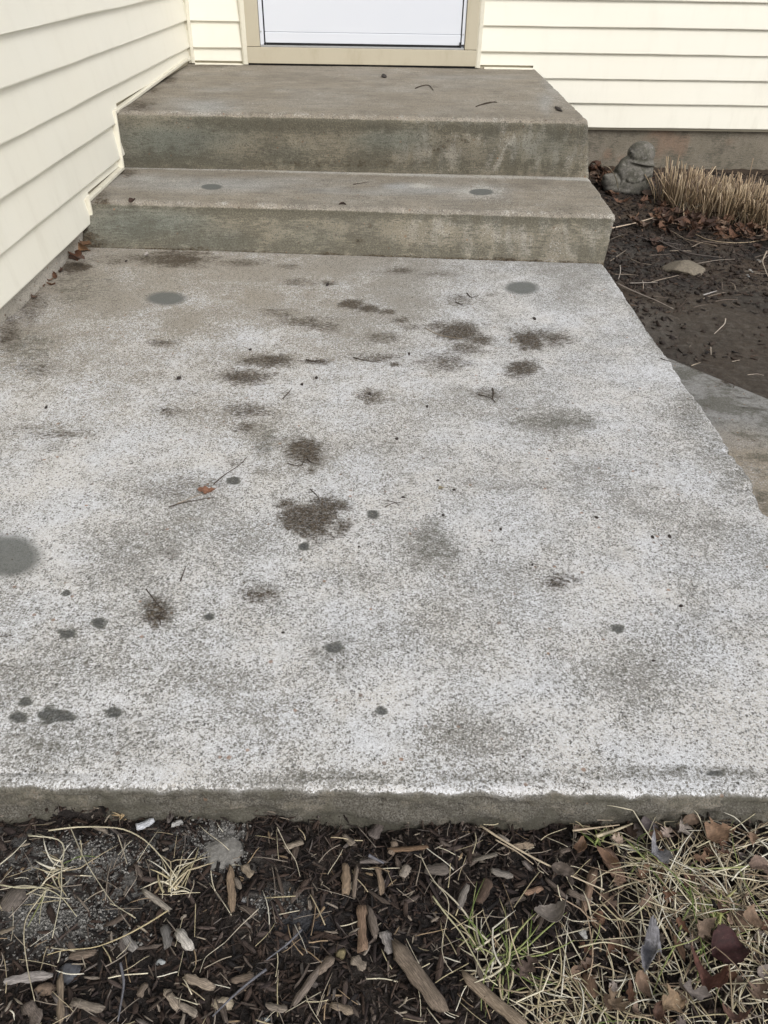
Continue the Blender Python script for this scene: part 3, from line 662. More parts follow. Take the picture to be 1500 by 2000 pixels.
# ------------------------------------------------------------------ litter builders (all return V, F, tint, lc)
def rotm(yaw, pitch, roll):
    cy, sy, cp, sp, cr, sr = [np.asarray(f(a)) for a in (yaw, pitch, roll) for f in (np.cos, np.sin)]
    R = np.empty(cy.shape+(3, 3))
    R[..., 0, 0] = cy*cp; R[..., 0, 1] = cy*sp*sr-sy*cr; R[..., 0, 2] = cy*sp*cr+sy*sr
    R[..., 1, 0] = sy*cp; R[..., 1, 1] = sy*sp*sr+cy*cr; R[..., 1, 2] = sy*sp*cr-cy*sr
    R[..., 2, 0] = -sp; R[..., 2, 1] = cp*sr; R[..., 2, 2] = cp*cr
    return R
def chips(pos, L, W, T, yaw, pitch, roll, tint, rg, st=5, jag=.30, irr=1.0):
    """splintered wood chips: st stations, 6 points round"""
    n = len(L); m = 6
    s = np.linspace(-.5, .5, st)[None, :, None]; a = (np.array([.32, 1.57, 2.82, 3.46, 4.71, 5.96]))[None, None, :]
    prof = np.ones((n, st, 1)); prof[:, 0] = .45+.5*rg.random((n, 1)); prof[:, -1] = .35+.6*rg.random((n, 1))
    prof = prof*(1+.35*irr*(rg.random((n, st, 1))-.5))
    x = s + jag*(rg.random((n, st, m))-.5)*np.where((np.arange(st)[None, :, None] % (st-1)) == 0, 1.0, .35)
    yy = np.cos(a)*.5*prof*(1+.5*irr*(rg.random((n, st, m))-.5)) + .25*(rg.random((n, 1, 1))-.5)*(s*2)**2
    zz = np.sin(a)*.5*prof*(1+.7*irr*(rg.random((n, st, m))-.5)) + (rg.random((n, 1, 1))-.5)*1.2*(s*2)**2
    loc = np.stack([x*L[:, None, None], yy*W[:, None, None], zz*T[:, None, None]], -1)
    R = rotm(yaw, pitch, roll)
    V = np.einsum('nij,nkmj->nkmi', R, loc) + pos[:, None, None, :]
    V = V.reshape(-1, 3); base = np.arange(n)[:, None]*st*m
    f = []
    for k in range(st-1):
        for j in range(m): f.append([k*m+j, k*m+(j+1) % m, (k+1)*m+(j+1) % m, (k+1)*m+j])
    f += [[3, 2, 1, 0], [5, 4, 3, 0], [(st-1)*m+i for i in (0, 1, 2, 3)], [(st-1)*m+i for i in (0, 3, 4, 5)]]
    Fq = (base[:, :, None] + np.array(f)[None]).reshape(-1, 4)
    tn = np.repeat(np.c_[tint, np.ones(n)], st*m, 0)
    lc = (loc + rg.random((n, 1, 1, 3))*5).reshape(-1, 3)
    return V, Fq, tn, lc
def tubes(paths, rad, tint, rg, m=4, flat=1.0):
    """paths (n,k,3), rad (n,k); ribbons when flat < 1"""
    n, k, _ = paths.shape
    d = np.gradient(paths, axis=1); d /= np.linalg.norm(d, axis=2, keepdims=True)+1e-9
    ref = np.array([0, 0, 1.0]) + 0*d; sref = np.abs(d[..., 2]) > .9; ref[sref] = (1, 0, 0)
    a_ = np.cross(d, ref); a_ /= np.linalg.norm(a_, axis=2, keepdims=True)+1e-9; b_ = np.cross(a_, d)
    an = np.arange(m)*2*np.pi/m
    V = paths[:, :, None, :] + rad[:, :, None, None]*(np.cos(an)[None, None, :, None]*a_[:, :, None, :] + flat*np.sin(an)[None, None, :, None]*b_[:, :, None, :])
    base = np.arange(n)[:, None]*k*m; f = []
    for i in range(k-1):
        for j in range(m): f.append([i*m+j, i*m+(j+1) % m, (i+1)*m+(j+1) % m, (i+1)*m+j])
    if m == 4: f += [[3, 2, 1, 0], [(k-1)*m+q for q in range(4)]]
    Fq = (base[:, :, None]+np.array(f)[None]).reshape(-1, 4)
    ln = np.cumsum(np.r_[0, np.ones(k-1)])[None, :, None]*np.linalg.norm(paths[:, 1]-paths[:, 0], axis=1)[:, None, None]
    lc = np.stack([ln+0*V[..., 0], np.cos(an)[None, None]*rad[:, :, None]+0*V[..., 0], np.sin(an)[None, None]*rad[:, :, None]+0*V[..., 0]], -1) + rg.random((n, 1, 1, 3))*5
    return V.reshape(-1, 3), Fq, np.repeat(np.c_[tint, np.ones(n)], k*m, 0), lc.reshape(-1, 3)
def leaf(pos, L, W, yaw, pitch, roll, curl, tint, rg, kind='oval', seed=0):
    """one leaf blade with thickness, lobed outline, folded along its midrib and curled"""
    nu, nv = 23, 9
    s = np.linspace(0, 1, nu)
    if kind == 'oak':
        w_ = np.sin(np.pi*np.clip(s*1.02, 0, 1))**.6*(.62+.38*np.cos(2*np.pi*(s*3.5+.15)))
    elif kind == 'maple':
        w_ = np.interp(s, [0, .06, .16, .26, .36, .48, .58, .70, .82, 1], [.12, .55, .75, .42, 1.0, .62, .38, .50, .22, .0])
    else: w_ = np.sin(np.pi*s**.8)**.75
    w_ = w_*(1+.22*(rg.random(nu)-.5)) + .015
    t = np.linspace(-1, 1, nv)
    S, T = np.meshgrid(s, t, indexing='ij')
    x = (S-.5)*L; y = T*w_[:, None]*W*.5
    fold = curl*abs(y)*.9 + curl*4*(x**2)/L*rg.uniform(-.5, .9)
    z = fold + .10*W*(fbm(x+seed, y, L*.25, 3, seed)-.5)*2.0 + curl*W*.25*np.sin(S*5+seed)*T
    P1 = np.stack([x, y, z], -1).reshape(-1, 3); P2 = P1 - np.array([0, 0, .0006+.004*L])
    loc = np.r_[P1, P2]; V = loc@rotm(yaw, pitch, roll).T + np.array(pos)
    g1 = grid_faces(nu, nv); g2 = grid_faces(nu, nv, True)+nu*nv
    rim = [i*nv for i in range(nu)] + [(nu-1)*nv+j for j in range(1, nv)] + [i*nv+nv-1 for i in range(nu-2, -1, -1)] + [j for j in range(nv-2, 0, -1)]
    rim = np.array(rim); r2 = np.roll(rim, -1)
    Fq = np.r_[g1, g2, np.stack([rim, r2, r2+nu*nv, rim+nu*nv], 1)]
    lc = loc*1.0+rg.random(3)*5
    return V, Fq, np.tile(np.r_[tint, 1], (len(V), 1)), lc
def put(name, data, mat, label=None, cat=None, group=None, kind=None, parent=None, smooth=False):
    V, Fq, tn, lc = data
    if parent is None and kind != 'stuff':
        c_ = V.mean(0); c_[2] = V[:, 2].min(); loc = tuple(c_)
    else: loc = (0, 0, 0) if parent is None else None
    o = mk(name, V, Fq, mat, parent, smooth, {'tint': tn, 'lc': lc}, loc)
    return tag(o, label, cat, group, kind)
def merge(L):
    V = []; Fq = []; T_ = []; C_ = []; b = 0
    for v, f, t, c in L: V.append(v); Fq.append(f+b); T_.append(t); C_.append(c); b += len(v)
    return np.concatenate(V), np.concatenate(Fq), np.concatenate(T_), np.concatenate(C_)
def pal(cols, n, rg, jit=.18):
    c = np.array(cols)[rg.integers(0, len(cols), n)]; return np.clip(c*(1+jit*2*(rg.random((n, 1))-.5)), 0.003, 1)
DARKS = [(.018, .013, .011), (.030, .021, .017), (.014, .012, .012), (.042, .028, .022), (.062, .040, .030), (.040, .029, .027)]
MIDS = [(.085, .058, .045), (.11, .085, .068), (.15, .12, .10), (.10, .075, .065), (.18, .155, .14)]
PALES = [(.30, .25, .20), (.36, .31, .26), (.26, .22, .18), (.42, .36, .28), (.33, .24, .15)]
rg = np.random.default_rng(21)

# ---- mulch carpet in front of the slab (nobody could count it)
def scatter(n, x0, x1, y0, y1): return rg.uniform(x0, x1, n), rg.uniform(y0, y1, n)
parts = []
for n, Lr, Wr, cols, lift in ((22000, (.002, .009), (.0012, .0035), DARKS+DARKS+MIDS[:3], .004), (4500, (.008, .022), (.0016, .0042), DARKS+MIDS[:1], .004), (5000, (.006, .020), (.0007, .0018), DARKS[2:]+MIDS, .008), (1000, (.012, .030), (.003, .007), DARKS[2:]+MIDS, .006), (2600, (.004, .015), (.0008, .0028), MIDS+PALES, .010)):
    x, y = scatter(int(n*1.2), -.75, 1.2, .12, YF+.012); n = len(x)
    pxx, pyy = proj(np.stack([x, y, gz(x, y)], 1))
    ashm = blobs(pxx, pyy, [(95, 1790, 100, 55, .9), (180, 1680, 110, 50, .7), (430, 1655, 55, 50, 1.0), (540, 1770, 50, 32, .5), (600, 1810, 60, 40, .5)], 1, .6)
    keep = rg.random(n) > np.minimum(ashm*1.25, .97); x, y = x[keep], y[keep]; n = len(x)
    L = rg.uniform(*Lr, n); W = rg.uniform(*Wr, n); T_ = W*rg.uniform(.25, .6, n)
    tilt = rg.normal(0, .28, n)
    pos = np.stack([x, y, gz(x, y)+lift*rg.random(n)+T_*.4+np.abs(np.sin(tilt))*L*.35], 1)
    parts.append(chips(pos, L, W, T_, rg.uniform(0, 2*np.pi, n), tilt, rg.normal(0, .5, n), pal(cols, n, rg), rg))
put('wood_mulch', merge(parts), M_wood, kind='stuff', label='carpet of dark damp wood mulch along the front of the slab', cat='mulch')
# ash coloured grit in the same bed
n = 30000; x, y = scatter(n, -.45, .0, .3, YF); pxx, pyy = proj(np.stack([x, y, gz(x, y)], 1))
ashm = blobs(pxx, pyy, [(95, 1790, 110, 60, .9), (180, 1680, 120, 55, .8), (430, 1655, 58, 52, 1.0), (540, 1770, 50, 32, .6)], 1, .6)
k = rg.random(n) < ashm; x, y = x[k], y[k]; n = len(x); L = rg.uniform(.001, .003, n)
put('pale_grit', chips(np.stack([x, y, gz(x, y)+.001+.003*rg.random(n)], 1), L, L*.8, L*.7, rg.uniform(0, 6, n), rg.normal(0, .4, n), rg.normal(0, .4, n), pal([(.30, .29, .27), (.22, .215, .2), (.38, .37, .35)], n, rg), rg), M_stone, kind='stuff', label='pale ash coloured grit lying in the mulch', cat='grit')

# ---- named wood chips in the mulch: px of the two ends, width px, colour, label
def bychip(name, a, b_, wpx, col, label, cat='wood chip', group=None, lift=.012, th=.35, jag=.16, st=7, irr=1.0):
    A = G(*a, lift); B = G(*b_, lift); c_ = (A+B)/2; d = B-A; L = np.linalg.norm(d); sc = np.linalg.norm(c_-CP)*.93/F_
    W = wpx*sc
    dat = chips(c_[None], np.array([L]), np.array([W]), np.array([W*th]), np.array([math.atan2(d[1], d[0])]), np.array([-math.asin(d[2]/L)]), rg.normal(0, .25, 1), np.array([col]), rg, st, jag, irr)
    return put(name, dat, M_wood, label, cat, group)
CH = [((346, 1817), (374, 1855), 15, (.62, .58, .52), 'bright whitish wedge of split wood lying in the mulch left of centre'),
 ((450, 1692), (453, 1778), 14, (.34, .25, .17), 'long upright brown chip below the round grey gritty patch'),
 ((676, 1682), (676, 1745), 16, (.30, .22, .15), 'upper of two brown chips in line below the middle of the slab edge'),
 ((706, 1770), (708, 1855), 18, (.28, .19, .13), 'lower of two brown chips in line, beside the round nut'),
 ((690, 1752), (697, 1690), 10, (.24, .19, .15), 'narrow dark chip leaning along the upper brown chip'),
 ((8, 1778), (40, 1735), 34, (.17, .145, .125), 'broad grey brown chip at the left border of the photo'),
 ((0, 1822), (30, 1812), 12, (.30, .25, .19), 'short tan chip at the left border under the broad grey one'),
 ((360, 1908), (416, 1928), 16, (.38, .31, .24), 'stout tan chip below the whitish wedge'),
 ((322, 1932), (350, 1968), 16, (.40, .33, .26), 'tan chip pointing down right beside the pale stone'),
 ((352, 1962), (386, 1982), 12, (.33, .28, .23), 'slim tan chip just under the pale stone'),
 ((280, 1740), (332, 1778), 10, (.36, .32, .27), 'grey rod of wood above the whitish wedge'),
 ((240, 1822), (260, 1855), 14, (.33, .31, .29), 'silver grey chip right of the dark grey stone'),
 ((322, 1808), (330, 1850), 18, (.17, .16, .15), 'dark grey flat chip touching the whitish wedge'),
 ((10, 1915), (100, 1903), 14, (.36, .33, .31), 'long grey chip lying level at the lower left border'),
 ((116, 1900), (118, 1995), 12, (.28, .22, .16), 'thin brown chip running down to the bottom border at left'),
 ((52, 1960), (80, 2000), 22, (.17, .14, .12), 'dark wide chip at the bottom left corner'),
 ((135, 1868), (185, 1862), 14, (.20, .155, .12), 'dark brown chip above the dark grey stone'),
 ((142, 1958), (200, 1972), 14, (.26, .22, .18), 'brown grey chip along the bottom left of the photo'),
 ((270, 1945), (285, 1920), 14, (.24, .19, .15), 'short upright chip left of the pale stone'),
 ((455, 1915), (495, 1905), 14, (.22, .17, .13), 'dark chip right above the pale stone'),
 ((555, 1655), (590, 1645), 18, (.42, .35, .27), 'small light chip right of the round gritty patch'),
 ((475, 1690), (492, 1712), 16, (.33, .27, .2), 'leaf shaped tan chip right of the long upright chip'),
 ((670, 1630), (690, 1650), 12, (.30, .25, .2), 'little tan chip close below the slab edge near the middle'),
 ((725, 1635), (740, 1610), 22, (.19, .16, .145), 'grey brown chip against the slab in the middle'),
 ((720, 1770), (735, 1830), 16, (.22, .18, .15), 'grey chip slanting beside the lower brown chip'),
 ((738, 1690), (748, 1745), 12, (.27, .2, .14), 'tan chip right of the upper brown chip'),
 ((690, 1870), (712, 1892), 18, (.30, .25, .2), 'stubby tan chip right of the round nut'),
 ((620, 1900), (650, 1870), 22, (.24, .19, .15), 'broad brown chip below the round nut'),
 ((520, 1965), (560, 1972), 16, (.33, .28, .23), 'pale chip near the bottom border left of middle'),
 ((650, 1960), (690, 1978), 18, (.34, .27, .2), 'light brown chip near the bottom border in the middle'),
 ((575, 1960), (625, 1890), 14, (.22, .18, .15), 'long slanting chip above the bottom border near the middle'),
 ((785, 1712), (798, 1690), 16, (.36, .31, .26), 'pale upright chip right of the middle'),
 ((764, 1668), (772, 1645), 14, (.26, .2, .15), 'brown chip right of the grey one against the slab'),
 ((760, 1662), (835, 1655), 10, (.20, .13, .08), 'reddish brown level chip under the slab right of middle'),
 ((925, 1680), (968, 1668), 16, (.26, .23, .19), 'level grey brown chip right of middle under the long pale stalk'),
 ((830, 1700), (875, 1695), 22, (.17, .145, .125), 'wide dark grey chip in the black mulch right of middle'),
 ((958, 1700), (1000, 1712), 14, (.28, .25, .22), 'grey chip below the level grey brown one'),
 ((895, 1775), (912, 1728), 14, (.24, .215, .19), 'upright grey chip in the black mulch'),
 ((1025, 1745), (1060, 1735), 12, (.40, .26, .18), 'pinkish split chip above the grey curled leaf'),
 ((935, 1765), (955, 1720), 20, (.11, .075, .055), 'dark red brown chip above the black mulch'),
 ((752, 1820), (765, 1860), 24, (.36, .33, .31), 'whitish chip at the top end of the big split branch'),
 ((1000, 1655), (1040, 1650), 14, (.32, .25, .18), 'tan chip crossing below the long pale stalk top'),
 ((1140, 1780), (1160, 1700), 16, (.25, .17, .12), 'rusty chip among the grass at right'),
 ((1180, 1660), (1215, 1720), 26, (.25, .16, .115), 'large rusty brown strip of bark left of the grass tuft'),
 ((1148, 1900), (1158, 1950), 24, (.22, .14, .09), 'red brown bark strip under the grass near the bottom'),
 ((1110, 1740), (1150, 1760), 12, (.2, .16, .13), 'dark chip right of the long pale stalk end')]
for a, b_, wp, c_, lab in CH: bychip('wood_chip', a, b_, wp, c_, lab, group='larger wood chips in the mulch')
# the two big pieces
bychip('split_branch', (772, 1850), (862, 1968), 30, (.24, .19, .145), 'big split piece of light brown branch lying slantwise at the bottom middle', 'branch piece', lift=.018, th=.6, jag=.28, st=11, irr=.6)
bychip('split_branch', (905, 1905), (1020, 2002), 22, (.30, .235, .17), 'long slim brown branch piece running off the bottom border right of the big split one', 'branch piece', lift=.016, th=.6, st=9, irr=.4)
# medium chips nothing tells apart
n = 60; spx = rg.uniform(5, 1150, n); spy = 1612+388*rg.random(n)**.8
for i in range(n):
    a = rg.uniform(0, np.pi); L = rg.uniform(10, 26); wp = rg.uniform(4, 10)
    c_ = pal(MIDS+DARKS[3:]+PALES[:3], 1, rg)[0]
    bychip('wood_chip', (spx[i]-L*math.cos(a), spy[i]-L*math.sin(a)), (spx[i]+L*math.cos(a), spy[i]+L*math.sin(a)), wp, c_, 'small weathered brown chip among many in the damp mulch', group='small chips scattered over the mulch', lift=.010, st=5)

# ---- stones
def stone(name, cx, cy, rx, ry, col, label, surf=None, cat='stone', zfac=.6, seed=0, rough=.22, group=None, mat=None):
    import bmesh
    p = G(cx, cy+ry*.5) if surf is None else Pz(cx, cy+ry*.3, surf)
    sc = np.linalg.norm(p-CP)*.95/F_
    bm = bmesh.new(); bmesh.ops.create_icosphere(bm, subdivisions=4, radius=1)
    V = np.array([v.co[:] for v in bm.verts]); Fs = np.array([[v.index for v in f.verts] for f in bm.faces]); bm.free()
    r_ = 1 + rough*2*(fbm(V[:, 0]+seed, V[:, 1]+V[:, 2]*1.7, .9, 3, seed)-.5)
    # flattened facets
    rs = np.random.default_rng(seed+5)
    for _ in range(9):
        nrm = rs.normal(size=3); nrm /= np.linalg.norm(nrm); d = V@nrm*r_; cut = rs.uniform(.66, .85); r_ = np.where(d > cut, r_*cut/np.maximum(d, 1e-6), r_)
    V = V*r_[:, None]
    sl = abs(CAMH-p[2])/np.linalg.norm(p-CP)
    hz = rx*sc*zfac; dy = max(ry*sc/sl - hz*.4, rx*sc*.5) if ry < rx else ry*sc/sl*.85
    V = V*np.array([rx*sc, dy, hz]) + p + np.array([0, 0, hz*.35])
    o = mk(name, V, Fs, mat or M_stone, None, True, {'tint': np.tile(np.r_[col, 1], (len(V), 1))}, tuple(p))
    return tag(o, label, cat, group)
stone('stone', 436, 1955, 22, 15, (.52, .44, .33), 'pale yellowish faceted stone lying in the mulch near the bottom', seed=1)
stone('stone', 90, 1930, 20, 13, (.26, .19, .14), 'brown blocky stone in the mulch at lower left', seed=2)
stone('stone', 315, 1877, 10, 8, (.48, .50, .50), 'small pale round pebble below the whitish wood wedge', seed=3)
stone('stone', 137, 1892, 18, 19, (.115, .12, .135), 'dark bluish grey stone in the mulch at lower left', seed=4)
stone('stone', 520, 1988, 9, 7, (.38, .42, .42), 'tiny bluish pebble at the bottom border', seed=5)
stone('stone', 476, 1755, 6, 7, (.6, .6, .6), 'tiny white pebble in the black mulch left of the middle', seed=8)
stone('nut', 665, 1858, 11, 12, (.24, .20, .11), 'round brown nut lying in the mulch under the brown chips', cat='nut', zfac=1.0, seed=6, rough=.06)
stone('stone', 1338, 524, 38, 14, (.25, .215, .165), 'flat grey brown stone half sunk in the dark soil beside the steps', zfac=.42, seed=8, rough=.35)
stone('stone', 1466, 528, 3, 3, (.45, .45, .43), 'white pebble in the soil at the right border below the grass', seed=9)
stone('stone', 1482, 509, 3.5, 2.6, (.45, .43, .4), 'tiny white pebble close under the leaf litter at the right border', seed=10)
stone('pebble', 1460, 538, 3, 2.4, (.38, .38, .38), 'tiny grey pebble beside the white one at the right border', seed=11, cat='stone')
stone('shell', 1138, 1821, 10, 10, (.72, .71, .68), 'small white snail shell on the black mulch', cat='snail shell', zfac=.8, seed=12, rough=.12)
stone('gravel_lump', 432, 1650, 40, 36, (.27, .26, .24), 'rounded lump of pale grey gritty mortar sunk in the mulch by the slab', cat='mortar lump', zfac=.18, seed=14, rough=.12)
bychip('wood_chip', (268, 1616), (300, 1603), 14, (.66, .68, .72), 'bright white sliver lying against the slab at left', lift=.014)
bychip('wood_chip', (335, 1612), (356, 1604), 9, (.5, .49, .47), 'small pale sliver right of the bright white one', lift=.014)

# ---- statue by the foundation
def statue():
    import bmesh
    base = G(1226, 376); d = np.linalg.norm(base-CP)*.97; s = d/F_            # metres per photo pixel there
    bm = bmesh.new()
    def el(x, z, rx, rz, ry=None, y=0.0, rot=0.0, tilt=0.0):
        """x,z in photo px from the base centre (1227,378), y px towards the viewer"""
        z *= .80; rz *= .84
        ry = ry or rx
        r = bmesh.ops.create_icosphere(bm, subdivisions=3, radius=1)
        Mx = Matrix.Translation((x*s, -y*s, z*s)) @ Matrix.Rotation(rot, 4, 'Y') @ Matrix.Rotation(tilt, 4, 'X') @ Matrix.Diagonal((rx*s, ry*s, rz*s, 1))
        bmesh.ops.transform(bm, matrix=Mx, verts=r['verts'])
    el(2, 16, 32, 26, 28); el(3, 40, 33, 28, 26); el(6, 58, 29, 20, 22)      # robe and chest
    el(-2, 6, 30, 12, 28)                                                       # spreading hem
    el(13, 80, 24, 25, 22); el(15, 74, 18, 22, 19)                              # head in its hood
    el(13, 92, 17, 12, 17); el(16, 66, 20, 18, 19); el(20, 58, 18, 22, 18)
    el(1, 76, 10, 11, 11, 11)                                                   # bowed face
    el(-5, 77, 2.4, 3.6, 2.8, 12.5); el(2, 84, 6, 2.0, 4, 14); el(-7, 84, 4, 2.0, 4, 11)    # nose and brows
    el(-4, 70, 4, 1.6, 3, 11.5)                         # lips
    el(12, 62, 27, 5.5, 25, 3, .10); el(30, 40, 9, 34, 14)                                              # collar roll
    el(-19, 50, 9, 15, 10, 8, .35); el(-16, 36, 7, 14, 8, 14, -.25)               # near sleeve
    el(26, 46, 9, 17, 11, 8, -.15); el(20, 36, 17, 6, 8, 17, -.55); el(8, 28, 8, 5, 6, 22, -.3)        # far sleeve folded across
    el(0, 26, 5.5, 4, 4, 25); el(-6, 28, 5, 4, 4, 24)                            # joined hands
    for k, (x, a) in enumerate(((-18, .16), (-8, .06), (3, 0), (14, -.08), (23, -.16))): el(x, 12, 3.2, 19, 4, 23-abs(x)*.25, a)   # folds of the robe
    el(-33, 22, 17, 17, 16, 8); el(-41, 30, 9, 8, 9, 10); el(-28, 10, 18, 11, 14, 10)     # bundle at its side
    me = bpy.data.meshes.new('tmp'); bm.to_mesh(me); bm.free()
    o = bpy.data.objects.new('stone_statue', me); COL.objects.link(o)
    m = o.modifiers.new('r', 'REMESH'); m.mode = 'VOXEL'; m.voxel_size = .0032
    m = o.modifiers.new('s', 'SMOOTH'); m.factor = .5; m.iterations = 1
    bpy.context.view_layer.update()
    ev = o.evaluated_get(bpy.context.evaluated_depsgraph_get()); me2 = bpy.data.meshes.new_from_object(ev)
    V = np.empty(len(me2.vertices)*3); me2.vertices.foreach_get('co', V); V = V.reshape(-1, 3)
    V += .0035*((fbm(V[:, 0]+V[:, 1]*.6, V[:, 2]*.35+V[:, 1], .02, 3, 2)-.5)[:, None])*np.array([1, -1.6, .3])
    me2.vertices.foreach_set('co', V.ravel()); me2.update()
    o.modifiers.clear(); o.data = me2; me2.materials.clear(); me2.materials.append(M_statue)
    me2.polygons.foreach_set('use_smooth', np.ones(len(me2.polygons), bool))
    o.location = (base[0], base[1]+.02, base[2]-.006); o.rotation_euler = (math.radians(-7), math.radians(2), 0)
    tag(o, 'weathered grey stone garden figure with bowed head standing against the house foundation', 'statue')
statue()

# ---- cut ornamental grass clump by the foundation
def cut_grass():
    n = 1350
    A = G(1290, 415); c0 = G(1310, 395); c1 = G(1640, 470)
    t = rg.random(n); ctr = c0[None]*(1-t[:, None]) + c1[None]*t[:, None]
    off = np.abs(rg.normal(0, .05, n)); yo = rg.normal(0, .075, n)
    b0 = ctr + np.stack([rg.normal(0, .04, n), yo, 0*yo], 1); b0[:, 2] = gz(b0[:, 0], b0[:, 1]) - .005
    ht = rg.uniform(.115, .17, n)*np.where(rg.random(n) < .2, .75, 1); out = (b0-ctr)*rg.uniform(.1, .6, (n, 1)) + rg.normal(0, .012, (n, 3))
    wild = rg.random(n) < .08; out[wild] *= 2.5
    k = 5; s_ = np.linspace(0, 1, k)
    path_ = b0[:, None, :] + out[:, None, :]*(s_**1.5)[None, :, None] + np.array([0, 0, 1.0])*ht[:, None, None]*s_[None, :, None]
    rad = rg.uniform(.0016, .0036, n)[:, None]*np.linspace(1.1, .8, k)[None]
    col = pal([(.46, .35, .22), (.33, .24, .155), (.58, .46, .31), (.20, .145, .10), (.40, .30, .19)], n, rg, .25)
    root = empty('cut_grass_clump', tuple(c0), 'wide clump of straw coloured ornamental grass cut short beside the house foundation', 'grass clump')
    put('stems', tubes(path_, rad, col, rg), M_straw, parent=root, kind='stuff')
    # fallen blades hanging out of it
    n = 70; t = rg.random(n); b0 = c0[None]*(1-t[:, None])+c1[None]*t[:, None] + np.stack([0*t, rg.uniform(-.10, -.02, n), 0*t], 1); b0[:, 2] = gz(b0[:, 0], b0[:, 1])+.03
    ang = rg.uniform(-2.6, -.5, n); L = rg.uniform(.05, .14, n); k = 9; s_ = np.linspace(0, 1, k)
    dirv = np.stack([np.cos(ang), np.sin(ang), 0*ang], 1); side = np.stack([-np.sin(ang), np.cos(ang), 0*ang], 1)*rg.normal(0, .35, (n, 1))
    pth = b0[:, None]+dirv[:, None]*L[:, None, None]*s_[None, :, None] + side[:, None]*L[:, None, None]*(s_**2)[None, :, None]
    pth[..., 2] += (rg.uniform(.1, .5, n)*L)[:, None]*4*(s_*(1-s_))[None]*.8 - .02*s_[None]
    put('fallen_blades', tubes(pth, np.linspace(.0016, .0006, k)[None]*np.ones((n, 1)), pal([(.42, .37, .27), (.50, .46, .36), (.30, .24, .17)], n, rg), rg, flat=.4), M_straw, parent=root, kind='stuff')
cut_grass()

# ---- leaves: litter round the clump, the corner by the wall, the bed in front
RUST = [(.13, .065, .038), (.17, .09, .055), (.10, .055, .038), (.20, .12, .075), (.14, .095, .07), (.24, .16, .11)]
GREYL = [(.20, .165, .14), (.25, .21, .185), (.16, .13, .115), (.28, .20, .15)]
def putleaf(cx, cy, Lpx, Wpx, yaw, col, label, group=None, kind='oak', lift=.006, surf=None, curl=None, pitch=None, roll=None, cat='leaf'):
    p = G(cx, cy, lift) if surf is None else Pz(cx, cy, surf+lift)
    sc = np.linalg.norm(p-CP)*.95/F_
    curl = rg.uniform(.2, .7) if curl is None else curl
    if Lpx > 34: Lpx, Wpx = Lpx*.86, Wpx*.86; col = tuple(np.array(col)*.85)
    dat = leaf(p, Lpx*sc, Wpx*sc, yaw, rg.normal(0, .25) if pitch is None else pitch, rg.normal(0, .3) if roll is None else roll, curl, np.array(col), rg, kind, int(rg.integers(0, 50)))
    return put('leaf', dat, M_leaf, label, cat, group, smooth=True)
n = 260
for i in range(n):
    t = rg.random()
    if i < 190: cx = rg.uniform(1280, 1520); cy = rg.normal(420+max(0, (cx-1300))*.14, 16); cy = max(cy, 385)
    elif i < 225: cx = rg.uniform(1150, 1290); cy = rg.normal(400, 30)
    else: cx = rg.uniform(1140, 1190); cy = rg.uniform(300, 372)
    if 1190 < cx < 1262 and cy < 384: cx -= 60
    if i >= 190: cx = max(cx, 1160 + max(0, cy-340)*.9)
    c_ = pal(RUST+[(.07, .04, .03), (.09, .055, .04)], 1, rg)[0]
    lab, gr = (('small curled brown leaf in the litter at the foot of the cut grass', 'dead leaves under the cut grass') if i < 190 else
               ('small dark brown leaf scattered on the soil between statue and steps', 'dead leaves between the steps and the cut grass') if i < 225 else
               ('dark rusty leaf drifted into the gap between landing and statue', 'dead leaves behind the landing corner'))
    putleaf(cx, cy, rg.uniform(16, 34), rg.uniform(9, 20), rg.uniform(0, 6.28), c_, lab, gr, kind=['oak', 'oval', 'maple'][i % 3], lift=rg.uniform(.002, .03))
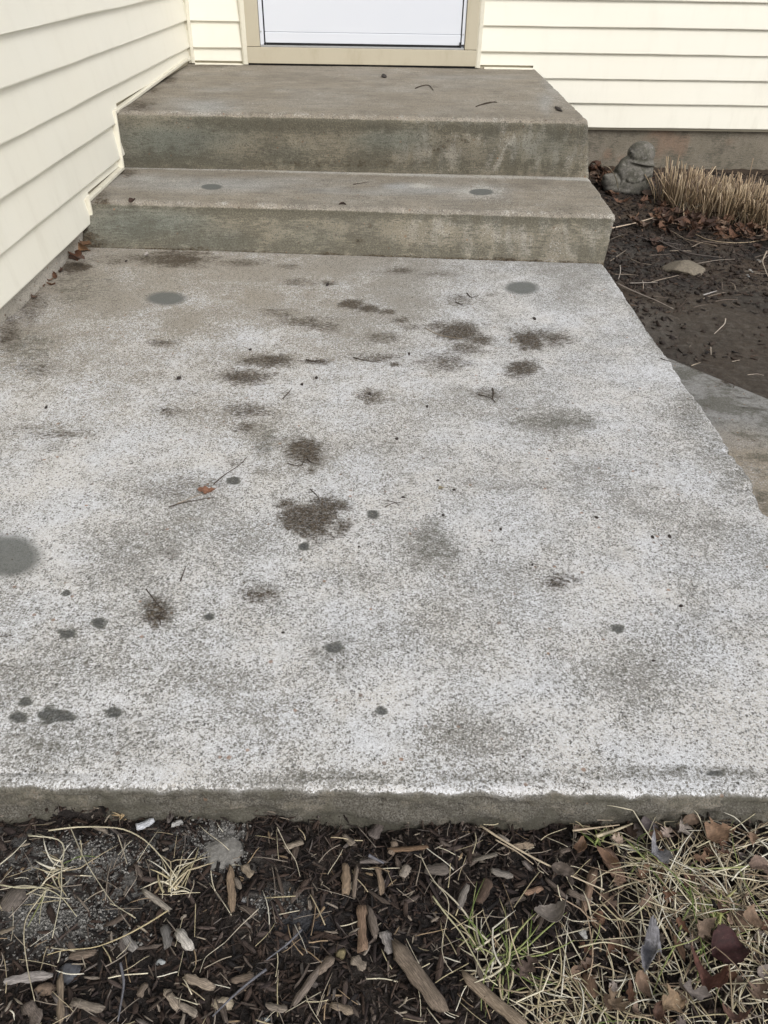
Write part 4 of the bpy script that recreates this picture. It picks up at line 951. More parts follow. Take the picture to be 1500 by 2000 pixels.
LV = [(1410, 1622, 74, 60, .3, (.30, .19, .12), 'large tan brown leaf lying against the slab at right', 'maple', .3),
 (1085, 1790, 76, 44, .35, (.27, .235, .205), 'grey brown curled leaf on the black mulch beside the snail shell', 'oval', .5),
 (1283, 1665, 24, 60, 0.2, (.27, .265, .28), 'lilac grey folded leaf standing in the grass near the slab', 'oval', .8),
 (1275, 1860, 28, 78, -.5, (.23, .225, .24), 'lilac grey leaf lying lengthwise in the grass at lower right', 'oval', .7),
 (1262, 1750, 46, 38, 1.0, (.24, .165, .12), 'brown lobed leaf under the left side of the grass tuft', 'oak', .5),
 (1190, 1680, 62, 20, -1.0, (.28, .17, .11), 'narrow rusty leaf left of the grass tuft', 'oval', .7),
 (1375, 1810, 60, 40, .6, (.25, .18, .13), 'tan leaf below the middle of the grass tuft', 'maple', .5),
 (1430, 1850, 80, 66, .2, (.05, .016, .016), 'dark red leaf under the grass at right', 'oval', .6),
 (1465, 1795, 44, 34, 1.3, (.32, .22, .15), 'light brown leaf at the right border in the grass', 'oval', .5),
 (1485, 1690, 50, 34, .4, (.27, .19, .15), 'pinkish brown leaf at the right border near the slab', 'oval', .5),
 (1320, 1960, 64, 52, .5, (.34, .24, .15), 'light brown crumpled leaf at the bottom border at right', 'maple', .7),
 (1340, 1935, 70, 40, -.3, (.24, .205, .185), 'grey brown curled leaf above the light brown one at the bottom', 'oak', .8),
 (1385, 1910, 40, 80, .4, (.13, .055, .04), 'long reddish leaf standing on edge at lower right', 'oval', .9),
 (1480, 1940, 50, 40, .7, (.22, .15, .11), 'brown leaf near the bottom right corner', 'oak', .5),
 (1200, 1960, 50, 44, 1.9, (.25, .18, .12), 'brown leaf in the grass at the bottom right of middle', 'oak', .6),
 (1440, 1990, 60, 40, .1, (.18, .10, .075), 'dark brown leaf at the bottom border near the right corner', 'maple', .5),
 (1353, 1600, 40, 22, .1, (.20, .14, .10), 'brown leaf tucked under the slab edge at right', 'oval', .4),
 (1265, 1610, 46, 26, -.1, (.13, .11, .11), 'dark grey flat leaf tucked under the slab beside the pale stalks', 'oval', .2),
 (1300, 1630, 28, 24, .9, (.34, .27, .23), 'small pale pinkish leaf near the slab at right', 'oak', .7),
 (1332, 1618, 20, 40, .9, (.31, .27, .24), 'curled pale grey leaf near the slab at right', 'oak', .9),
 (1205, 1640, 30, 20, .2, (.36, .28, .22), 'little pale leaf right of the flat pale stalks', 'oak', .7),
 (1100, 1700, 50, 30, -.4, (.15, .12, .10), 'dark grey brown leaf beneath the long pale stalk', 'oval', .4),
 (1030, 1890, 60, 40, .8, (.14, .10, .08), 'dark leaf in the grass at the bottom right of the big branch piece', 'oak', .5)]
for cx, cy, Lp, Wp, yw_, c_, lab, kd, cu in LV: putleaf(cx, cy, Lp, Wp, yw_, c_, lab, 'leaves in the bed before the slab', kd, lift=.022, curl=cu)
for i in range(70):
    cx = rg.uniform(1120, 1520); cy = rg.uniform(1615, 2010)
    putleaf(cx, cy, rg.uniform(22, 50), rg.uniform(14, 30), rg.uniform(0, 6.28), pal(RUST+GREYL, 1, rg)[0], 'brown crumpled leaf half buried under the dry grass at lower right', 'leaves buried in the dry grass', ['oak', 'oval', 'maple'][i % 3], lift=rg.uniform(.006, .016))
for i, (cx, cy, Lp, Wp, y_, c_, lab) in enumerate([(158, 488, 26, 14, .3, (.25, .14, .07), 'tan leaf in the corner between wall and lower step'), (148, 498, 24, 14, 2.0, (.12, .055, .03), 'dark rusty leaf beneath the tan one in the wall corner'),
   (140, 482, 20, 12, 1.2, (.09, .05, .03), 'dark leaf pressed against the foundation in the wall corner'), (165, 478, 22, 10, 2.6, (.16, .09, .05), 'brown leaf leaning on the lower step in the wall corner'),
   (150, 506, 22, 12, .1, (.10, .06, .045), 'dark brown leaf lying flat in front of the wall corner')]):
    putleaf(cx, cy, Lp*1.3, Wp*1.5, y_, c_, lab, 'leaves in the corner by the lower step', 'oval', .006+.006*i, 0.0, .7)
for i, (cx, cy) in enumerate([(108, 540), (95, 548), (84, 555), (120, 530), (66, 580), (100, 556)]):
    putleaf(cx, cy, rg.uniform(14, 24), rg.uniform(7, 12), rg.uniform(0, 6), pal(RUST, 1, rg)[0], 'crumb of brown leaf caught in the crack along the foundation', 'leaf crumbs along the foundation', 'oval', .003, 0.0, .5)
putleaf(405, 958, 46, 30, .15, (.30, .15, .095), 'orange brown lobed leaf lying on the slab left of centre', None, 'maple', .004, 0.0, .25, 0, 0)
putleaf(632, 487, 34, 12, 1.2, (.16, .075, .04), 'rusty leaf leaning against the lower step near the middle', None, 'oak', .010, 0.0, .5, -.6)
putleaf(862, 952, 14, 10, .3, (.34, .29, .19), 'tiny tan leaf scrap on the slab right of centre', None, 'oval', .002, 0.0, .3)
putleaf(287, 499, 12, 8, 1.6, (.5, .46, .42), 'pale curled leaf scrap at the foot of the lower step', None, 'oval', .006, 0.0, .9)
putleaf(1073, 508, 22, 7, .0, (.55, .52, .5), 'pale flake lying against the lower step at right', None, 'oval', .005, 0.0, .5)
putleaf(392, 113, 14, 10, 1.4, (.07, .045, .03), 'dark leaf standing in the landing corner under the wall, left one of two', None, 'oval', .012, H2, .6, -1.0)
putleaf(402, 115, 12, 9, 1.2, (.07, .045, .03), 'dark leaf standing in the landing corner under the wall, right one of two', None, 'oval', .010, H2, .6, -1.0)
putleaf(259, 393, 14, 9, .1, (.06, .035, .025), 'small dark curled leaf on the lower step near the left trim', None, 'oval', .005, H1, .9)
putleaf(670, 398, 16, 7, -.1, (.06, .035, .028), 'small dark reddish leaf at the front of the lower step near the middle', None, 'oval', .003, H1, .8)

# ---- stalks, twigs and straws given by their photo polylines
def smooth_path(P, k):
    P = np.array(P); s = np.r_[0, np.cumsum(np.linalg.norm(np.diff(P, axis=0), axis=1))]; s /= s[-1]
    q = np.linspace(0, 1, k)
    # Catmull-Rom style smoothing by blending linear and averaged samples
    L = np.stack([np.interp(q, s, P[:, j]) for j in range(3)], 1)
    for _ in range(2): L[1:-1] = (L[:-2]+2*L[1:-1]+L[2:])/4
    return L
def stalk(name, pts, rpx, col, label, cat='stalk', group=None, surf=None, lift=.004, lifts=None, mat=None, k=14, taper=.5, flat=.7):
    P = []
    for i, (a, b_) in enumerate(pts):
        l = lift if lifts is None else lifts[i]
        P.append(G(a, b_, l) if surf is None else Pz(a, b_, surf+l))
    pth = smooth_path(P, k); sc = np.linalg.norm(pth.mean(0)-CP)*.95/F_
    rad = rpx*sc*np.linspace(1, taper, k)*(1+.15*(rg.random(k)-.5))
    return put(name, tubes(pth[None], rad[None], np.array([col]), rg, m=6 if False else 4, flat=flat), mat or M_straw, label, cat, group, smooth=True)
STR = (.62, .55, .38); STP = (.60, .53, .42); GRN = (.20, .24, .08)
SG = 'single straw stalks in the front bed'
for pts, r_, c_, lab in [
 ([(938, 1612), (985, 1643), (1050, 1680), (1110, 1708), (1180, 1738)], 4.5, (.62, .52, .38), 'long thick pale stalk slanting across the mulch right of the middle'),
 ([(968, 1640), (1010, 1663), (1042, 1688)], 3, (.55, .45, .33), 'short pale stalk branching beside the long thick one'),
 ([(1118, 1622), (1160, 1617), (1210, 1611)], 4, (.58, .47, .34), 'upper flat pale stalk lying level along the slab at right'),
 ([(1165, 1633), (1200, 1622), (1236, 1608)], 6, (.62, .54, .38), 'lower flat pale stalk lying level along the slab at right'),
 ([(1075, 1597), (1130, 1601), (1200, 1602)], 2, (.5, .42, .32), 'thin brown stalk touching the slab foot at right'),
 ([(55, 1632), (60, 1632), (120, 1637), (130, 1655), (118, 1690), (122, 1740), (102, 1832)], 2.4, (.60, .56, .42), 'kinked straw stalk standing up at far left of the bed'),
 ([(95, 1622), (150, 1614), (240, 1616), (285, 1640), (330, 1690), (345, 1715)], 3.0, (.62, .56, .40), 'long arched straw along the slab foot at left'),
 ([(0, 1688), (25, 1668), (52, 1640)], 2.6, (.60, .56, .44), 'slanting straw at the upper left of the bed'),
 ([(0, 1728), (40, 1735), (85, 1732), (120, 1750), (150, 1790)], 2.2, (.56, .52, .36), 'long low straw leaving the left border'),
 ([(90, 1738), (50, 1790), (45, 1830), (55, 1900), (68, 1955)], 2.2, (.56, .50, .36), 'long straw curving down towards the lower left'),
 ([(90, 1738), (80, 1770), (77, 1803)], 1.6, (.56, .52, .36), 'short straw hanging beside the long curving one at left'),
 ([(135, 1610), (165, 1680), (200, 1735), (225, 1772), (260, 1788)], 1.8, (.52, .48, .36), 'thin straw running down right from the slab foot at left'),
 ([(230, 1630), (240, 1660), (248, 1687)], 1.8, (.58, .52, .4), 'short thin straw below the small tuft at the slab foot'),
 ([(328, 1778), (290, 1803), (240, 1830), (185, 1852), (120, 1855), (92, 1865)], 2.6, (.50, .42, .25), 'long yellowish stalk lying slantwise left of the whitish wedge'),
 ([(541, 1615), (560, 1655), (578, 1680), (586, 1712)], 1.8, (.58, .52, .4), 'thin straw right of the round gritty patch'),
 ([(505, 1775), (470, 1808), (440, 1840)], 1.8, (.56, .5, .4), 'thin straw slanting in the black mulch left of the middle'),
 ([(440, 1840), (400, 1870), (390, 1900)], 1.4, (.5, .46, .36), 'thin bent straw right of the whitish wedge'),
 ([(382, 1765), (380, 1830)], 1.3, (.55, .47, .3), 'fine upright straw right above the whitish wedge'),
 ([(575, 1805), (590, 1835), (600, 1862)], 1.5, (.5, .47, .4), 'fine straw beside the bluish ash patch'),
 ([(820, 1668), (845, 1720), (880, 1755), (875, 1790), (860, 1850), (865, 1880), (885, 1900)], 1.8, (.56, .5, .38), 'long thin S shaped straw in the black mulch'),
 ([(845, 1750), (870, 1785), (900, 1820), (930, 1875), (950, 1910), (972, 1925)], 3.0, (.56, .53, .34), 'pale stalk with fine roots running down right of the middle'),
 ([(930, 1785), (932, 1830), (950, 1870), (960, 1910)], 1.8, (.55, .5, .38), 'thin upright straw beside the rooted pale stalk'),
 ([(1275, 1755), (1262, 1650), (1268, 1620), (1288, 1580)], 1.8, (.58, .52, .38), 'upright straw crossing the foot of the slab at right'),
 ([(1360, 1655), (1420, 1625), (1460, 1600), (1500, 1570)], 2.0, (.55, .50, .34), 'long straw reaching over the slab edge at the right border'),
 ([(1140, 1600), (1160, 1598), (1235, 1592)], 1.6, (.6, .53, .4), 'thin arched straw on the slab foot at right'),
 ([(1095, 1785), (1120, 1800), (1165, 1798)], 1.6, (.55, .5, .4), 'short straw beside the snail shell'),
 ([(1130, 1850), (1180, 1838), (1230, 1850), (1280, 1880), (1312, 1905)], 2.4, (.6, .55, .38), 'long straw under the snail shell running right'),
 ([(1088, 1830), (1100, 1850), (1118, 1910)], 2.0, (.58, .52, .36), 'bent straw left under the snail shell'),
 ([(1430, 1780), (1465, 1830), (1470, 1880)], 2.2, (.56, .5, .34), 'straw crossing the dark red leaf')]:
    stalk('straw', pts, r_*.62, c_, lab, group=SG, lift=.020, k=18)
for pts, r_, lab in [([(520, 1893), (490, 1915), (455, 1945), (415, 1985)], 3.6, 'bluish grey stick right of the pale stone'), ([(235, 1880), (243, 1920), (230, 1995)], 3.4, 'bluish grey forked stick at the bottom left'),
   ([(590, 1815), (560, 1845), (520, 1875)], 3, 'dark stick slanting beside the bluish ash patch'), ([(720, 1670), (750, 1686)], 5, 'short silver grey stick below the slab in the middle')]:
    stalk('stick', pts, r_*.8, (.17, .17, .19), lab, 'stick', None, None, .018, mat=M_twig)

# twigs on the slab and steps
TW = (.075, .055, .042)
for pts, r_, lab, sf in [
 ([(330, 990), (352, 982), (385, 977), (420, 970)], 2.2, 'dark twig lying under the orange brown leaf on the slab', 0),
 ([(345, 984), (375, 972), (405, 960)], 1.6, 'thin pale stem beside the orange brown leaf on the slab', 0),
 ([(418, 945), (440, 925), (468, 910), (482, 893)], 2.0, 'dark twig right above the orange brown leaf on the slab', 0),
 ([(562, 905), (575, 908), (588, 912), (594, 900)], 2.2, 'left curved twig at the foot of the round brown stain', 0),
 ([(600, 896), (610, 905), (628, 906)], 2.0, 'right curved twig at the foot of the round brown stain', 0),
 ([(606, 955), (618, 966), (624, 975)], 1.8, 'short twig above the largest round stain', 0),
 ([(752, 990), (768, 982), (788, 980)], 1.8, 'forked twig on the slab right of the largest round stain', 0),
 ([(755, 978), (772, 980), (780, 988)], 1.4, 'thin twig crossing the forked twig right of the largest stain', 0),
 ([(934, 770), (950, 774), (963, 778), (967, 786)], 2.2, 'crooked dark twig on the slab right of centre', 0),
 ([(962, 758), (964, 768), (962, 780)], 2.0, 'upright offshoot of the crooked twig on the slab right of centre', 0),
 ([(553, 778), (565, 765), (570, 758)], 1.8, 'short dark twig on the slab left of centre', 0),
 ([(285, 1150), (300, 1170), (312, 1185)], 1.8, 'dark twig at the upper side of the lower left brown stain', 0),
 ([(305, 1208), (318, 1195), (330, 1188)], 2.0, 'brown twig across the lower left brown stain', 0),
 ([(308, 1205), (314, 1215), (313, 1222)], 2.0, 'stubby brown twig below the lower left brown stain', 0),
 ([(352, 1135), (358, 1120), (363, 1105)], 2.0, 'short dark twig above right of the lower left brown stain', 0),
 ([(0, 1243), (25, 1241)], 1.6, 'short dark twig at the left border of the slab', 0),
 ([(598, 702), (612, 706), (634, 702)], 2.4, 'dark twig on the slab between the upper stains left of centre', 0),
 ([(690, 698), (705, 702), (720, 704), (740, 708)], 2.0, 'dark twig on the slab between the upper stains near the middle', 0),
 ([(890, 590), (905, 596)], 2.0, 'short dark twig on the slab near the step right of middle', 0),
 ([(912, 572), (920, 582), (935, 577)], 1.8, 'crooked dark twig on the slab near the step right of middle', 0),
 ([(1290, 700), (1310, 706)], 1.6, 'thin dark twig on the right rim of the slab', 0),
 ([(1000, 660), (998, 670)], 1.8, 'tiny pale straw left beside the darkest stain at right', 0),
 ([(830, 640), (860, 656), (905, 662)], 1.5, 'thin pale straw across the wide dark stain', 0),
 ([(812, 172), (825, 166), (838, 164), (846, 176)], 1.8, 'small curled dark twig on the landing', H2),
 ([(930, 208), (945, 202), (960, 198), (971, 200)], 2.0, 'small straight dark twig on the landing right of the curled one', H2),
 ([(935, 205), (950, 203), (970, 197)], 1.4, 'thin split of the straight dark twig on the landing', H2),
 ([(690, 360), (720, 355)], 1.2, 'faint thin twig on the lower step', H1)]:
    stalk('twig', pts, r_*.72, TW if 'pale' not in lab else (.42, .34, .25), lab, 'twig', 'twigs lying on the concrete', sf, .002, mat=M_twig, k=9)
# dark crumbs on the concrete
CR = [(855, 938), (887, 956), (787, 971), (701, 1067), (978, 1033), (618, 737), (799, 690), (489, 682), (722, 769), (350, 738), (775, 856), (834, 793), (1308, 1047), (1040, 1102), (1276, 1290), (1330, 1183), (865, 1005), (1044, 622), (553, 1235), (640, 555), (1405, 560), (1275, 1048),
      (1165, 1010), (90, 795), (246, 510), (590, 750), (205, 1047), (1252, 1455), (975, 1600)]
for i, (cx, cy) in enumerate(CR[:26]):
    stone('crumb', cx, cy, rg.uniform(2.4, 4.4), rg.uniform(2, 3.6), (.045, .034, .03), 'tiny dark crumb lying on the pale slab', 0.0, 'crumb', .5, i, .4, 'dark crumbs on the slab')
stone('crumb', 1090, 212, 5, 4, (.05, .04, .035), 'dark crumb on the landing near its right edge', H2, 'crumb', .4, 3, .4)
stone('crumb', 750, 148, 5, 3, (.05, .04, .035), 'dark crumb on the landing below the door', H2, 'crumb', .4, 3, .4)

n = 60000; sx = rg.uniform(0, 1500, n); sy = rg.uniform(505, 1300, n)
m_ = blobs(sx, sy, BROWN, 1, .6)**1.6; k = rg.random(n) < m_*.55; sx, sy = sx[k], sy[k]; n = len(sx)
d__ = FW[None]+RV[None]*((sx-750)/F_)[:, None]-UV[None]*((sy-1000)/F_)[:, None]; ps_ = CP+d__*(-CAMH/d__[:, 2])[:, None]
L = rg.uniform(.0012, .0050, n); W = rg.uniform(.0006, .0016, n); ps_[:, 2] = .0012
k = (ps_[:, 0] > xl(ps_[:, 1])+.01) & (ps_[:, 1] < 2.44)
put('dirt_crumbs', chips(ps_[k], L[k], W[k], W[k]*.6, rg.uniform(0, 6.3, n)[k], 0*L[k], rg.normal(0, .3, n)[k], pal([(.05, .036, .024), (.09, .066, .045), (.035, .026, .02), (.15, .115, .08)], int(k.sum()), rg), rg, st=4), M_wood, kind='stuff', label='fine brown dirt and plant crumbs lying in the stains on the slab', cat='dirt')
n = 2600; x = rg.uniform(XL+.02, XR-.02, n); y = YF+.01+(2.4-YF)*rg.random(n)**1.5; L = rg.uniform(.0006, .0024, n)
put('slab_grit', chips(np.stack([x, y, 0*x+.0010], 1), L, L*.7, L*.5, rg.uniform(0, 6, n), 0*L, 0*L, pal([(.06, .05, .042), (.13, .11, .09), (.3, .28, .25), (.09, .06, .04)], n, rg), rg, st=4), M_stone, kind='stuff', label='fine loose grit scattered over the slab', cat='grit')

# ---- right hand soil: chips, sticks, straws
parts = []
for n, Lr, Wr, cols in ((9000, (.005, .022), (.003, .009), DARKS+[(.075, .055, .042)]+MIDS[:2]), (1500, (.010, .035), (.002, .006), MIDS+DARKS+RUST), (420, (.010, .03), (.001, .003), PALES)):
    x = rg.uniform(XR-.02, 2.3, n); y = rg.uniform(1.9, 4.4, n)
    P_ = np.stack([x, y, gz(x, y)], 1); a_, b__ = proj(P_)
    md = blobs(a_, b__, [(1400, 640, 190, 80, 1), (1490, 730, 150, 60, 1), (1300, 630, 60, 40, .8)], 1, .4)
    ybd = pa[1]+(x-pa[0])*d_[1]/d_[0]
    k = (rg.random(n) > md*.9) & (y > ybd+.03) & ~((x < .80) & (y > 2.4)); x, y = x[k], y[k]; n = len(x)
    L = rg.uniform(*Lr, n); W = rg.uniform(*Wr, n); T_ = W*.4
    parts.append(chips(np.stack([x, y, gz(x, y)+T_*.5+.002*rg.random(n)], 1), L, W, T_, rg.uniform(0, 6.3, n), rg.normal(0, .2, n), rg.normal(0, .4, n), pal(cols, n, rg), rg))
n = 3800; x = rg.uniform(XR-.02, 2.3, n); y = rg.uniform(2.0, 4.35, n); a_, b__ = proj(np.stack([x, y, gz(x, y)], 1))
k = (rg.random(n) > .93*blobs(a_, b__, [(1400, 640, 190, 80, 1), (1490, 730, 150, 60, 1), (1300, 630, 60, 40, .8)], 1, .4)) & (y > pa[1]+(x-pa[0])*d_[1]/d_[0]+.03) & (fbm(x, y, .15, 3, 2) > .42); x, y = x[k], y[k]; n = len(x)
L = rg.uniform(.006, .020, n)
parts.append(chips(np.stack([x, y, gz(x, y)+L*.12], 1), L, L*rg.uniform(.6, 1, n), L*rg.uniform(.4, .8, n), rg.uniform(0, 6.3, n), rg.normal(0, .4, n), rg.normal(0, .4, n), pal([(.05, .036, .028), (.035, .027, .023), (.075, .056, .043)], n, rg), rg))
put('soil_debris', merge(parts), M_wood, kind='stuff', label='dark bark crumbs littering the damp soil beside the steps', cat='bark debris')
for pts, r_, c_, lab in [
 ([(1192, 446), (1240, 436), (1290, 421), (1345, 406)], 3.2, (.62, .50, .38), 'long pale straw slanting from the lower step to the cut grass'),
 ([(1272, 462), (1310, 482), (1350, 497), (1410, 503)], 5.0, (.16, .135, .12), 'dark curved stick on the soil right of the lower step'),
 ([(1235, 458), (1270, 470), (1330, 478)], 3.0, (.13, .11, .10), 'thin dark stick above the curved stick on the soil'),
 ([(1336, 378), (1334, 430), (1360, 465), (1410, 477), (1470, 475), (1500, 465)], 2.4, (.56, .44, .30), 'long straw looping out of the cut grass across the soil'),
 ([(1310, 450), (1340, 468), (1400, 480)], 2.0, (.36, .28, .2), 'brown straw inside the long looping straw'),
 ([(1360, 515), (1400, 508), (1435, 506)], 2.6, (.28, .24, .20), 'grey twig right above the flat stone'),
 ([(1203, 552), (1240, 570), (1280, 586), (1315, 603)], 3.2, (.42, .36, .31), 'grey straight stick slanting on the mud beside the slab'),
 ([(1230, 553), (1262, 552), (1285, 551)], 2.0, (.46, .41, .36), 'thin pale stick level on the soil near the grey straight stick'),
 ([(1211, 518), (1212, 530), (1208, 545)], 2.2, (.5, .45, .4), 'short upright pale stick beside the slab corner'),
 ([(1255, 548), (1257, 560), (1256, 565)], 2.0, (.42, .36, .3), 'bent pale stick end crossing the thin pale stick'),
 ([(1417, 622), (1416, 632), (1395, 652)], 2.4, (.55, .48, .40), 'bent pale straw on the brown mud'),
 ([(1388, 678), (1389, 693)], 2.2, (.5, .43, .35), 'short upright straw on the brown mud above the path'),
 ([(1350, 714), (1368, 708)], 2.2, (.48, .4, .3), 'short straw at the rim of the path'),
 ([(1430, 706), (1445, 703)], 2.2, (.45, .38, .3), 'short level straw on the mud right of the path rim'),
 ([(1374, 576), (1400, 568)], 3.2, (.5, .47, .45), 'pale chip on the mud under the flat stone'),
 ([(1460, 732), (1480, 730), (1492, 733)], 2.0, (.4, .34, .28), 'dark curved straw near the right border of the mud'),
 ([(1420, 745), (1435, 750), (1432, 758)], 2.2, (.08, .06, .05), 'dark curl of bark on the rim of the path'),
 ([(1498, 490), (1488, 510), (1496, 530), (1500, 540)], 2.6, (.5, .42, .33), 'pale arched straw at the right border of the soil'),
 ([(1172, 322), (1190, 326), (1203, 345), (1208, 372)], 2.4, (.38, .32, .22), 'pale straw arching over the bundle beside the statue'),
 ([(1440, 775), (1470, 778)], 2.0, (.12, .11, .1), 'thin dark twig lying on the path'),
 ([(1450, 795), (1500, 800)], 2.0, (.15, .14, .13), 'second thin dark twig lying on the path at the border')]:
    lf = -.0 if 'path' in lab and 'rim' not in lab else None
    stalk('straw' if c_[0] > .3 else 'stick', pts, r_*.55, c_, lab, 'stalk' if c_[0] > .3 else 'stick', 'stalks and sticks on the soil beside the steps', None if lf is None else -.076, .012 if lf is None else .002, mat=M_straw if c_[0] > .3 else M_twig,
          lifts=[.13, .16, .10, .02] if 'arching over' in lab else ([.05, .02, .006, .006, .006, .006] if 'looping' in lab and 'inside' not in lab else None))

for i in range(46):
    cx = rg.uniform(1190, 1500); cy = rg.uniform(430, 600); a = rg.normal(0, .7); L = rg.uniform(10, 34)
    pz = G(cx, cy)
    if pz[0] < XR+.03 or cx-L < 1185+(cy-520)*.75: continue
    stalk('twig', [(cx-L*math.cos(a), cy-L*math.sin(a)*.5), (cx+rg.normal(0, 3), cy+rg.normal(0, 2)), (cx+L*math.cos(a), cy+L*math.sin(a)*.5)], rg.uniform(.7, 1.6), tuple(pal([(.10, .075, .06), (.20, .16, .13), (.06, .045, .04), (.34, .28, .22)], 1, rg)[0]), 'small brittle twig among many on the dark soil beside the steps', 'twig', 'small twigs on the soil beside the steps', lift=.006, mat=M_twig, k=7)

# ---- dry grass at the lower right and small tufts
def tuft(name, cx, cy, n, Lpx, rad_px, spread, label, cols, up=.35, group=None, ang=None, grn=.12, base_spread=14, kind=None):
    p0 = G(cx, cy, .004); sc = np.linalg.norm(p0-CP)*.95/F_
    bs = rg.normal(0, base_spread*sc, (n, 3)); bs[:, 2] = 0
    b0 = p0+bs; b0[:, 1] = np.minimum(b0[:, 1], YF-.004); b0[:, 2] = gz(b0[:, 0], b0[:, 1])
    a = rg.uniform(0, 2*np.pi, n) if ang is None else rg.normal(ang, spread, n)
    L = rg.uniform(.35, 1, n)*Lpx*sc; el_ = np.clip(rg.normal(up, .3, n), .05, 1.4)
    k = 8; s_ = np.linspace(0, 1, k); bend = rg.normal(0, .45, n); droop = rg.uniform(.2, 1.0, n)
    d = np.stack([np.cos(a)*np.cos(el_), np.sin(a)*np.cos(el_), np.sin(el_)], 1); sd_ = np.stack([-np.sin(a), np.cos(a), 0*a], 1)
    pth = b0[:, None] + d[:, None]*(L[:, None]*s_[None])[..., None] + sd_[:, None]*(bend[:, None]*L[:, None]*(s_**2)[None])[..., None]
    pth[..., 2] -= (droop*np.sin(el_)*L)[:, None]*(s_**2)[None]
    # a sharp kink in some blades
    kk = rg.random(n) < .3; ofs = rg.normal(0, .35, (n, 2))*L[:, None]
    pth[kk, 5:, :2] += ofs[kk][:, None, :]*np.array([.25, .5, .75])[None, :, None]
    yv = pth[..., 1]; over = yv > YF-.004
    pth[..., 1] = np.minimum(yv, YF-.004)
    pth[..., 2] = np.maximum(pth[..., 2], gz(pth[..., 0], pth[..., 1])+.006+.010*rg.random(n)[:, None])
    col = pal(cols, n, rg, .2); g_ = rg.random(n) < grn; col[g_] = pal([(.16, .22, .06), (.26, .30, .11), (.34, .36, .16)], int(g_.sum()), rg)
    rad = (rad_px*sc*rg.uniform(.6, 1.3, n))[:, None]*np.array([.9, 1, 1, 1, .95, .85, .6, .25])[None]
    return put(name, tubes(pth, rad, col, rg, flat=.45), M_straw, label, 'grass tuft' if kind is None else 'grass', group, kind)
ST = [(.62, .55, .38), (.72, .66, .50), (.50, .42, .28), (.64, .58, .44), (.78, .74, .62), (.46, .40, .25)]
# the mat of dry grass, many tufts grown together
mat_parts = []
for i, (cx, cy, n, L) in enumerate((a, b, int(c*.46), d) for a, b, c, d in [(1250, 1690, 60, 110), (1330, 1720, 80, 150), (1400, 1700, 80, 150), (1450, 1760, 80, 160), (1500, 1680, 60, 130), (1300, 1790, 60, 140), (1380, 1800, 70, 150), (1480, 1860, 60, 140), (1560, 1760, 60, 150),
   (1240, 1860, 50, 120), (1350, 1890, 45, 130), (1180, 1930, 55, 120), (1290, 1970, 50, 120), (1440, 1950, 40, 120), (1100, 1960, 60, 110), (1540, 1940, 50, 140), (1040, 1930, 45, 100), (1190, 1800, 20, 110), (1210, 2010, 50, 120), (1080, 2020, 40, 110)]):
    o = tuft('dry_grass', cx, cy, n, L*1.25, 1.25, 1, None, ST+[(.34, .27, .18), (.40, .30, .21)], .22, None, None, .07, 26)
    mat_parts.append(o)
import itertools
def join(objs, name, mat, label, cat):
    Vs = []; Fs = []; T_ = []; C_ = []; b = 0
    for o in objs:
        me = o.data; n = len(me.vertices); V = np.empty(n*3); me.vertices.foreach_get('co', V); V = V.reshape(-1, 3)+np.array(o.location)
        Fq = np.empty(len(me.loops), np.int32); me.loops.foreach_get('vertex_index', Fq); t_ = np.empty(n*4); me.attributes['tint'].data.foreach_get('color', t_)
        c_ = np.empty(n*3); me.attributes['lc'].data.foreach_get('vector', c_)
        Vs.append(V); Fs.append(Fq.reshape(-1, 4)+b); T_.append(t_.reshape(-1, 4)); C_.append(c_.reshape(-1, 3)); b += n
        bpy.data.objects.remove(o)
    return put(name, (np.concatenate(Vs), np.concatenate(Fs), np.concatenate(T_), np.concatenate(C_)), mat, label, cat, kind='stuff')
join(mat_parts, 'dry_grass', M_straw, 'tangled mat of dry straw coloured grass over dead leaves at lower right', 'grass')
tuft('grass_tuft', 120, 1700, 12, 80, 1.5, 1, 'thin dry tuft with a few green tips at far left of the bed', ST, .4, grn=.1, base_spread=5)
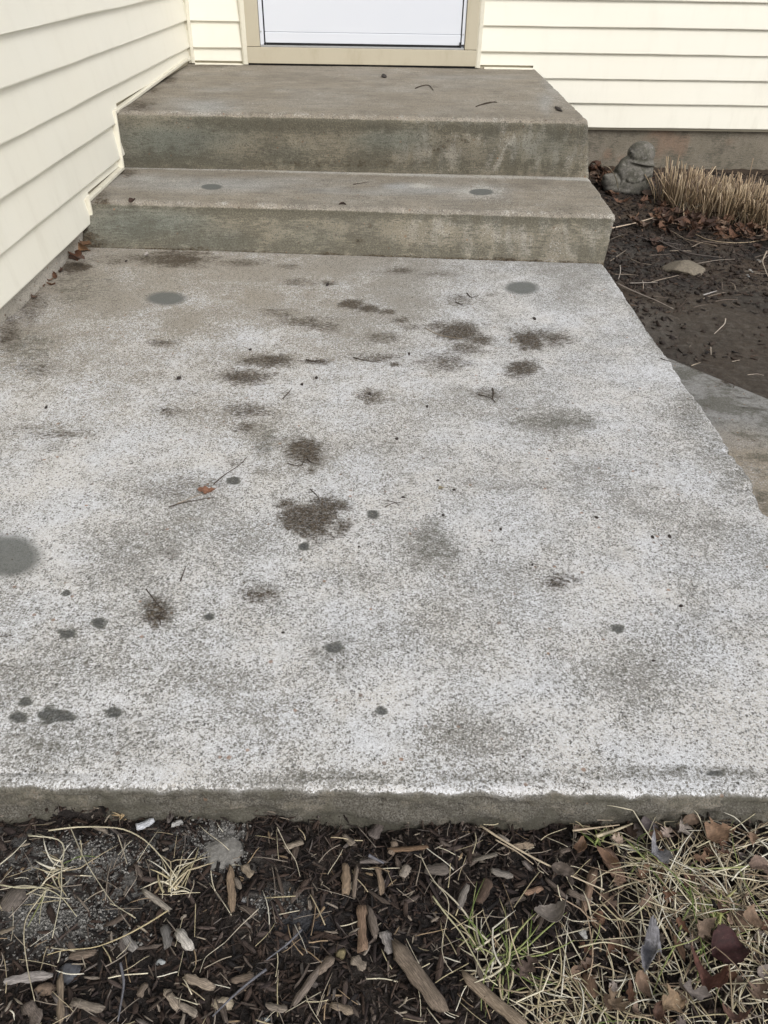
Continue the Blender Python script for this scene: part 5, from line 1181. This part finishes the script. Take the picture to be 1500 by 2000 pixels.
tuft('grass_tuft', 340, 1745, 22, 95, 1.7, .5, 'upright dry tuft above the whitish wood wedge', ST, .5, ang=1.5, grn=.05, base_spread=6)
tuft('grass_tuft', 85, 1740, 9, 90, 1.3, 1, 'small dry tuft with a green shoot near the left border', ST, .3, grn=.2, base_spread=4)
tuft('grass_tuft', 242, 1602, 9, 45, 1.9, .35, 'tiny straw tuft growing at the slab foot at left', [(.55, .42, .25), (.5, .36, .2)], 1.25, ang=1.6, grn=0, base_spread=3)
tuft('grass_tuft', 985, 1880, 34, 120, 1.7, 1, 'green and straw coloured tuft right of the big split branch', ST, .45, grn=.35, base_spread=10)
tuft('grass_tuft', 935, 1860, 12, 110, 1.7, .6, 'sparse green tipped shoots beside the slim branch piece', ST, .5, ang=1.8, grn=.4, base_spread=8)
tuft('grass_tuft', 1400, 1790, 30, 60, 2.0, 1, 'yellow green crown in the middle of the grass mat', [(.36, .38, .14), (.5, .48, .22)], .5, grn=.4, base_spread=8)
tuft('grass_tuft', 1260, 1680, 26, 70, 1.8, 1, 'spiky pale tuft at the upper left of the grass mat', ST, .3, grn=.15, base_spread=8)
tuft('grass_tuft', 1165, 1655, 8, 60, 1.8, .4, 'small green shoot right of the long pale stalk', [(.3, .34, .12)], .8, ang=1.5, grn=.6, base_spread=5)
# loose straws all over the bed
n = 330; cxs = rg.uniform(-60, 1560, n); cys = rg.uniform(1608, 2040, n); paths_ = []
for i in range(n):
    a = rg.uniform(0, np.pi); L = rg.uniform(10, 42); P_ = [G(cxs[i]+q*L*math.cos(a)+rg.normal(0, 2.5), max(1606, cys[i]+q*L*math.sin(a)+rg.normal(0, 2.5)), rg.uniform(.008, .016)) for q in (-1, -.3, .4, 1)]
    paths_.append(smooth_path(P_, 6))
paths_ = np.array(paths_)
put('loose_straw', tubes(paths_, rg.uniform(.00025, .0007, n)[:, None]*np.ones((1, 6)), pal(ST+PALES, n, rg, .25), rg, flat=.6), M_straw, kind='stuff', label='short bits of pale straw strewn over the mulch', cat='straw')
print('objects', len(SC.objects))
